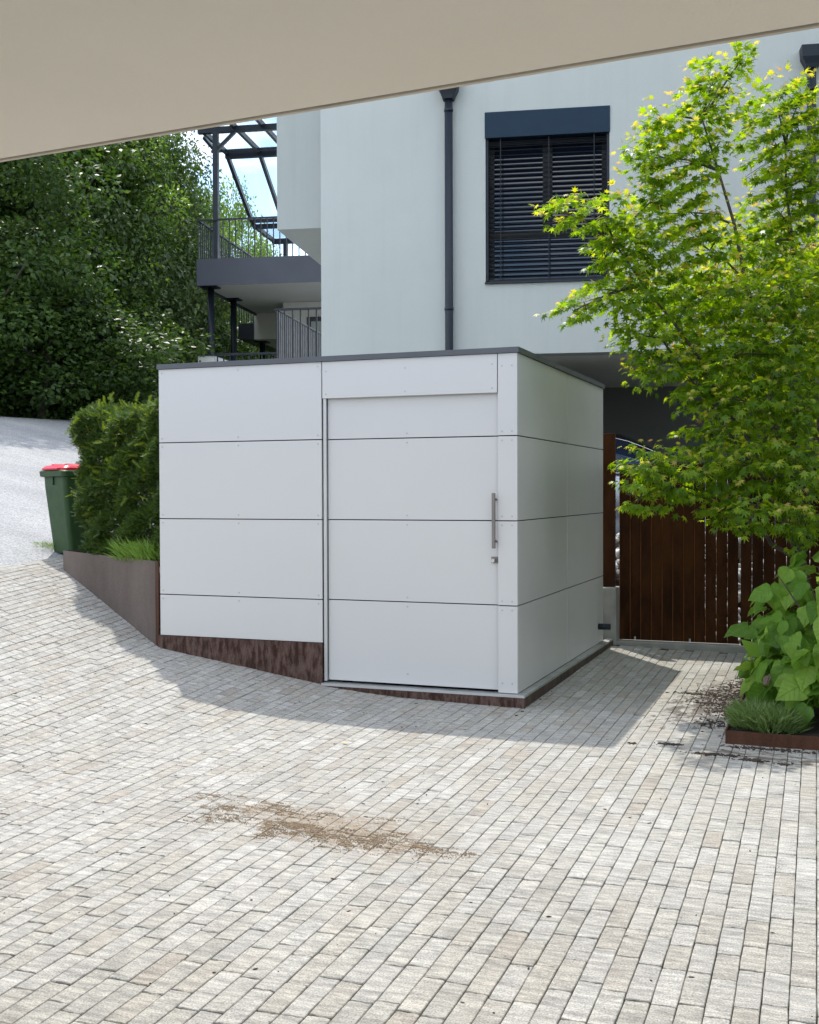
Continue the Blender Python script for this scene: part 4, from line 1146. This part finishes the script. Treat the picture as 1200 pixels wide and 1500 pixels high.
props(scatter('crumbs', RV, RF, R, P, MAT['debris']), 'tiny dark crumbs and twigs strewn over the paving', 'litter', kind='stuff')
yl = MB(); yl.v = [(-.02, 0, 0), (0, -.012, .004), (.022, 0, .001), (0, .013, .006)]; yl.f = [(0, 1, 2, 3)]
o = yl.build('fallen_leaf', MAT['yellow_leaf'], None, False, (-0.68, -1.56, gzf(-.68, -1.56) + .004)); props(o, 'single small yellow leaf fallen on the open paving', 'leaf')

# loose sand left on the paving
SP = np.array([(-0.85, -2.92), (-0.68, -3.05), (-0.64, -3.24), (-0.51, -3.22), (-0.55, -3.06), (-0.5, -2.98), (-0.43, -2.95), (-0.33, -3.04), (-0.33, -3.21), (-0.25, -3.29), (-0.22, -3.19), (-0.26, -3.37), (-0.13, -3.21), (-0.12, -3.29), (-0.02, -3.28), (0.06, -3.27), (0.09, -3.19), (0.16, -3.31), (0.24, -3.33), (0.26, -3.23), (0.35, -3.25), (0.35, -3.37), (0.42, -3.29), (0.49, -3.31), (0.56, -3.34), (0.63, -3.36), (0.09, -3.41), (0.14, -3.12), (-0.14, -2.97), (-0.72, -2.88), (0.16, -2.97)])
sw = np.array([.9, .9, 1, .9, .8, .9, 1.3, 1.3, 1.3, 1.6, 1.6, 1.3, 1.4, 1.2, 1.2, 1, 1, 1, 1.2, 1, 1.2, 1, 1.2, 1, .9, .7, .8, .5, .5, .3, .3])
NC = 420
c0 = nrg.choice(len(SP), NC, p=sw / sw.sum())
cxy = SP[c0] + np.stack([nrg.normal(0, .045, NC), nrg.normal(0, .035, NC)], 1)
ci_ = np.repeat(np.arange(NC), nrg.integers(10, 60, NC)); N = len(ci_)
dir_ = np.array([math.cos(-.2), math.sin(-.2)]); per_ = np.array([.2, .98])
wa = nrg.uniform(.008, .034, NC); wb = nrg.uniform(.003, .010, NC)
xy = cxy[ci_] + dir_ * (nrg.normal(0, 1, N) * wa[ci_])[:, None] + per_ * (nrg.normal(0, 1, N) * wb[ci_])[:, None]
st_ = nrg.uniform(0, 1, N) < .07
xy = xy + np.where(st_, 1.0, 0)[:, None] * nrg.normal(0, .09, (N, 2))
P = np.concatenate([xy, np.full((N, 1), .0012)], 1)
R = frames(np.stack([nrg.normal(0, 1, N), nrg.normal(0, 1, N), nrg.normal(0, .2, N)], 1), np.tile(np.array([[0, 0, 1.0]]), (N, 1)), None, nrg.uniform(0, 1, N) ** 2 * .0026 + .0008)
props(scatter('spilled_sand', RV, RF, R, P, MAT['sand']), 'brown sand smeared across the open paving', 'sand', kind='stuff')

# ------------------------------------------------------------------ maple
MX, MY = 1.95, 1.75
maple = empty('maple_tree', (MX, MY, 0.06), 0, 'yellow-green maple tree with star-shaped leaves in front of the house', 'tree')
mo = np.array([MX, MY, 0.06])
BL = [(1.46,1.40,4.99,0.08,0.12),(1.24,1.32,4.80,0.19,0.19),(1.16,1.28,4.50,0.26,0.24),(0.89,0.96,4.39,0.16,0.14),(0.84,0.83,4.12,0.22,0.18),(1.08,1.14,4.12,0.32,0.24),(1.71,1.71,4.62,0.39,0.23),(1.86,1.77,4.70,0.14,0.19),(1.76,1.83,4.32,0.39,0.26),(1.97,1.69,4.02,0.27,0.33),(1.71,1.80,3.85,0.28,0.31),(1.61,1.65,3.49,0.28,0.22),(1.03,1.11,3.75,0.31,0.23),(0.86,0.83,3.81,0.18,0.16),(1.18,1.16,3.48,0.27,0.21),(0.83,0.71,3.42,0.34,0.24),(0.53,0.38,3.58,0.26,0.16),(0.30,0.19,3.61,0.16,0.11),(0.61,0.52,3.35,0.24,0.20),(0.61,0.51,3.04,0.31,0.18),(0.35,0.30,2.90,0.20,0.06),(0.86,0.82,3.08,0.34,0.22),(1.17,1.26,3.07,0.38,0.25),(1.59,1.10,2.97,0.36,0.24),(1.94,1.12,3.06,0.31,0.31),(0.78,0.68,2.75,0.26,0.13),(1.05,0.99,2.67,0.32,0.18),(1.46,0.93,2.59,0.36,0.21),(1.85,0.97,2.58,0.31,0.25),(0.88,0.71,2.49,0.24,0.13),(1.17,0.82,2.34,0.26,0.18),(1.56,0.86,2.23,0.31,0.20),(1.90,0.88,2.17,0.25,0.25),(0.84,0.36,1.72,0.20,0.17),(1.03,0.54,1.67,0.28,0.22),(0.81,0.34,1.49,0.13,0.07),(1.28,0.74,1.67,0.29,0.18),(1.55,0.74,1.77,0.30,0.22),(1.86,0.75,1.71,0.28,0.25),(1.39,0.67,1.41,0.20,0.10),(1.63,0.55,1.42,0.25,0.15),(1.91,0.65,1.34,0.23,0.18),(1.20,1.46,2.01,0.28,0.17),(1.65,1.85,2.01,0.39,0.23),(0.97,2.04,3.15,0.47,0.35),(1.55,2.59,3.62,0.54,0.48),(1.45,2.43,2.64,0.54,0.42),(2.33,1.94,4.43,0.33,0.33),(2.48,1.99,3.76,0.44,0.44),(2.38,1.72,3.02,0.43,0.38),(2.54,1.98,2.33,0.44,0.39),(2.33,1.46,1.72,0.37,0.32),(2.92,2.47,3.38,0.40,0.46),(2.88,2.54,2.48,0.35,0.35),(2.00,3.08,3.24,0.56,0.56),(2.47,3.37,3.70,0.50,0.57),(2.23,3.04,2.49,0.49,0.43)]
BL = np.array(BL)
# star leaf: five long lobes and two small ones
def star_leaf():
    tips = [(-150, .42), (-95, .78), (-45, .98), (0, 1.12), (45, .98), (95, .78), (150, .42)]
    v = [(0, 0, 0)]; 
    ring = []
    for k, (a, l) in enumerate(tips):
        r_ = math.radians(a)
        ring.append((math.sin(r_) * l * .52, math.cos(r_) * l * .52 + .25, -.10 * l))
        if k < len(tips) - 1:
            am = math.radians((a + tips[k + 1][0]) / 2)
            ring.append((math.sin(am) * .20, math.cos(am) * .20 + .25, .01))
    v = [(0, .22, .02)] + ring + [(0, 0, 0)]
    n = len(v) - 1
    f = [(0, i, i + 1) for i in range(1, n)] + [(0, n, 1)]
    f = [tuple(reversed(t)) for t in f]
    return v, f
LV, LF = star_leaf()
def maple_leaves(N, shell):
    vol = BL[:, 3] ** 1.3 * BL[:, 4] ** .7 + .006
    bi = nrg.choice(len(BL), N, p=vol / vol.sum())
    n = nrg.normal(0, 1, (N, 3)); n /= np.linalg.norm(n, axis=1, keepdims=True)
    rad = nrg.uniform(shell, 1.08, N) ** .6
    # layered sprays: pull heights towards a few tiers
    P = BL[bi, :3] + n * rad[:, None] * np.stack([BL[bi, 3], BL[bi, 3], BL[bi, 4]], 1)
    tier = np.round(P[:, 2] / .15 + np.sin(P[:, 0] * 5 + P[:, 1] * 4) * .8)
    ztier = (tier - np.sin(P[:, 0] * 5 + P[:, 1] * 4) * .8) * .15
    P[:, 2] = P[:, 2] * .25 + ztier * .75 + nrg.normal(0, .012, N)
    out = n * np.array([1, 1, .3]) + (BL[bi, :3] - np.array([1.7, 1.6, 3.0])) * .25
    fwd = out * .8 + nrg.normal(0, .45, (N, 3)) + np.array([0, 0, -.35])
    up = np.array([0, 0, 1.0]) + out * .35 + nrg.normal(0, .28, (N, 3))
    return P, fwd, up, n, bi
N = 29000
P, fwd, up, n, bi = maple_leaves(N, .15)
R = frames(fwd, up, nrg.normal(0, .25, N), nrg.uniform(.050, .108, N))
# nearest leaves to the open side become objects of their own
d = np.linalg.norm(P - np.array(CAM), axis=1)
order = np.argsort(d)
near, rest = order[:260], order[260:]
props(scatter('crown', LV, LF, R[rest], P[rest] - mo, MAT['maple'], maple), kind='stuff')
lm = MB(); lm.v = LV; lm.f = LF
lme = lm.mesh('leaf', MAT['maple'])
for i in near:
    o = bpy.data.objects.new('leaf', lme)
    Mx = Matrix(R[i].tolist()).to_4x4(); Mx.translation = (P[i] - mo).tolist()
    o.matrix_local = Mx; link(o, maple)
N = 9000
P, fwd, up, n, bi = maple_leaves(N, .9)
keep = (n[:, 2] > nrg.uniform(-.6, .6, N)) & (nrg.uniform(0, 1, N) < np.clip((P[:, 2] - 1.0) / 3.0 + .25, .2, 1))
P, fwd, up, n = P[keep], fwd[keep], up[keep], n[keep]
P = P + n * nrg.uniform(0, .07, len(P))[:, None]
R = frames(fwd, up, nrg.normal(0, .3, len(P)), nrg.uniform(.050, .082, len(P)))
props(scatter('young_leaves', LV, LF, R, P - mo, MAT['maple_tip'], maple), kind='stuff')
# trunk and limbs
tr = MB()
hub = [(0, 0, -.1), (-.02, -.03, .5), (-.06, -.08, .95)]
tr.tube(hub, [.065, .05, .045], 10)
lead = [((1.16, 1.28, 4.5), .04), ((1.76, 1.80, 4.4), .042), ((2.4, 1.95, 4.0), .04), ((.62, .55, 3.4), .034), ((1.0, .8, 2.6), .03), ((1.0, .55, 1.65), .026), ((1.7, .8, 1.6), .022), ((1.5, 2.5, 3.4), .034), ((2.2, 3.0, 3.2), .034), ((2.6, 1.8, 2.3), .028)]
prng = random.Random(3)
ends = []
for (e, r0) in lead:
    s = Vector(hub[2])
    t = Vector(e) - Vector(mo)
    pts = []
    for k in range(8):
        q = k / 7
        p = s.lerp(t, q); p.z = s.z + (t.z - s.z) * (q ** .8)
        p += Vector((prng.gauss(0, .025), prng.gauss(0, .025), 0)) * (1 if 0 < k < 7 else 0)
        pts.append(p)
    tr.tube(pts, [r0 * .62 * (1 - .85 * k / 7) + .003 for k in range(8)], 7)
    ends.append(pts)
for b in BL:
    t = Vector(b[:3]) - Vector(mo)
    best = min((p for ps in ends for p in ps[2:]), key=lambda p: (p - t).length + max(0, p.z - t.z) * .7)
    m = best.lerp(t, .5) + Vector((prng.gauss(0, .03), prng.gauss(0, .03), .04))
    tr.tube([best, m, t], [.011, .008, .004], 5)
    for k in range(5):
        q = t + Vector((prng.uniform(-1, 1) * b[3], prng.uniform(-1, 1) * b[3], prng.uniform(-.6, .9) * b[4]))
        tr.tube([m.lerp(t, .7), q], [.004, .0015], 4)
tr.build('trunk', MAT['bark'], maple, True)

# ------------------------------------------------------------------ woodland
def leaf_quad():
    v = [(0, 0, 0), (.30, .42, .05), (0, 1.0, -.05), (-.30, .42, .05)]
    return v, [(0, 1, 2), (0, 2, 3)]
QV, QF = leaf_quad()
def wood_tree(seed, Ht, Rc, zc0, nclump, per, mat, lsize):
    g = np.random.default_rng(seed); r = random.Random(seed)
    root = bpy.data.objects.new('woodland_tree', None); root.empty_display_size = .2
    cen = []
    for k in range(nclump):
        z = g.uniform(zc0, 1.0)
        prof = math.sin(math.pi * min(1, max(.0, (z - zc0) / (1 - zc0)) * .82 + .16)) ** .6
        a = g.uniform(0, 2 * math.pi); q = math.sqrt(g.uniform(.15, 1)) * Rc * prof
        cen.append((q * math.cos(a), q * math.sin(a), z * Ht, g.uniform(.55, 1.1) * Rc * .36))
    C_ = np.array(cen)
    N = nclump * per
    bi = np.repeat(np.arange(nclump), per)
    n = g.normal(0, 1, (N, 3)); n /= np.linalg.norm(n, axis=1, keepdims=True)
    rad = g.uniform(.35, 1.1, N) ** .6
    P = C_[bi, :3] + n * rad[:, None] * C_[bi, 3][:, None] * np.array([1.1, 1.1, .75])
    fwd = n * .6 + g.normal(0, .5, (N, 3)) + np.array([0, 0, -.3])
    up = np.array([0, 0, .75]) + n * 1.1 + g.normal(0, .35, (N, 3))
    R = frames(fwd, up, None, g.uniform(.7, 1.25, N) * lsize)
    cr = scatter('crown', QV, QF, R, P, mat, None); cr.parent = root; props(cr, kind='stuff')
    tk = MB()
    bend = Vector((r.uniform(-.3, .3), r.uniform(-.3, .3), 0))
    tp = [Vector((0, 0, -.4)), Vector((0, 0, Ht * .25)) + bend * .4, Vector((0, 0, Ht * .55)) + bend, Vector((0, 0, Ht * .9)) + bend * .8]
    r0 = .018 * Ht + .03
    tk.tube(tp, [r0, r0 * .75, r0 * .5, r0 * .1], 8)
    for k in range(0, nclump, 2):
        t = Vector(C_[k, :3]); zb = max(.15 * Ht, t.z - .18 * Ht - .3)
        s = Vector((0, 0, zb)) + bend * .6
        tk.tube([s, s.lerp(t, .5) + Vector((0, 0, .1)), t], [r0 * .3, r0 * .2, .012], 5)
    t_ = tk.build('trunk', MAT['bark'], None, True); t_.parent = root
    return root
protos = {
    'a': wood_tree(21, 10.5, 2.9, .16, 64, 330, MAT['wood_a'], .155),
    'b': wood_tree(22, 10.0, 2.8, .22, 58, 330, MAT['wood_b'], .16),
    'c': wood_tree(23, 11.0, 2.6, .12, 60, 330, MAT['wood_a'], .15),
    'd': wood_tree(24, 5.2, 2.5, .06, 52, 330, MAT['wood_c'], .13),
    'e': wood_tree(25, 4.6, 2.6, .05, 52, 330, MAT['wood_a'], .14)}
LBL = {'a': ('tall dense dark green tree in the wood above the street', 'tall dark woodland trees'),
       'b': ('tall tree with brighter mid-green leaves in the wood above the street', 'brighter woodland trees'),
       'c': ('slender tall dark tree in the wood above the street', 'slender woodland trees'),
       'd': ('low grey-green rounded tree at the edge of the wood', 'low grey-green trees at the wood edge'),
       'e': ('low dark bushy undergrowth tree along the crest of the street', 'dark undergrowth trees')}
def fwd_pt(lat, dep): return CAM + _r * lat + Vector((math.sin(YAW), math.cos(YAW), 0)) * dep
PH = {'a': 10.5, 'b': 10.0, 'c': 11.0, 'd': 5.2, 'e': 4.6}
# kind, bearing (tangent of the angle off the view axis), distance, height, width factor
spots = [('a', -.383, 24.5, 8.0, 1.0), ('c', -.323, 28.5, 9.1, 1.0), ('a', -.281, 30.5, 9.2, .95), ('b', -.268, 29.0, 7.6, .76), ('c', -.231, 32.0, 9.4, .80), ('a', -.347, 33, 11.0, 1.1), ('b', -.287, 36, 11.6, 1.1),
         ('c', -.216, 35, 9.2, .72), ('b', -.201, 37, 8.8, .64), ('b', -.160, 42, 10.0, .56), ('b', -.131, 46, 9.4, .54), ('c', -.431, 28, 10, 1.1), ('a', -.46, 33, 11, 1.1),
         ('d', -.248, 30.0, 5.9, 1.0), ('e', -.323, 24.6, 3.3, 1.0), ('e', -.285, 26.4, 3.3, .9), ('e', -.190, 35, 4.8, .9), ('d', -.184, 38, 7.0, .9), ('e', -.155, 43, 5.2, 1.1), ('e', -.124, 49, 6.0, 1.2),
         ('e', -.360, 25.5, 4.0, 1.1), ('d', -.300, 27.5, 5.4, 1.0), ('e', -.348, 31, 5.5, 1.3), ('e', -.238, 31.5, 3.9, 1.0), ('e', -.255, 34, 5.4, 1.2), ('e', -.30, 33, 5.0, 1.3)]
used = set(); tg = random.Random(9)
for (k, tanb, dep, ht, wf) in spots:
    s = ht / PH[k]
    p = fwd_pt(tanb * dep, dep); p.z = gzf(p.x, p.y) - .05
    pr = protos[k]
    if k in used: o = copy_tree(pr)
    else:
        o = pr; link(o); used.add(k)
    o.location = p; o.rotation_euler = (0, 0, tg.uniform(0, 6.28)); o.scale = (wf * tg.uniform(.95, 1.08), wf * tg.uniform(.95, 1.08), s)
    props(o, LBL[k][0], 'tree', LBL[k][1])

# unseen trees added beyond the planting bed to darken the shed's right side
for (k, x, y, sc_, lab) in (('b', 7.6, 1.0, .9, 'unseen shade tree added beside the end of the slatted fence'), ('b', 7.2, -3.6, .8, 'unseen shade tree added on the open side of the courtyard'), ('a', 8.6, 5.5, .95, 'unseen dark shade tree added behind the slatted fence')):
    o = copy_tree(protos[k]); o.location = (x, y, -.1); o.scale = (sc_, sc_, sc_); o.rotation_euler = (0, 0, tg.uniform(0, 6.28))
    props(o, lab, 'tree', 'added unseen shade trees beyond the planting bed')
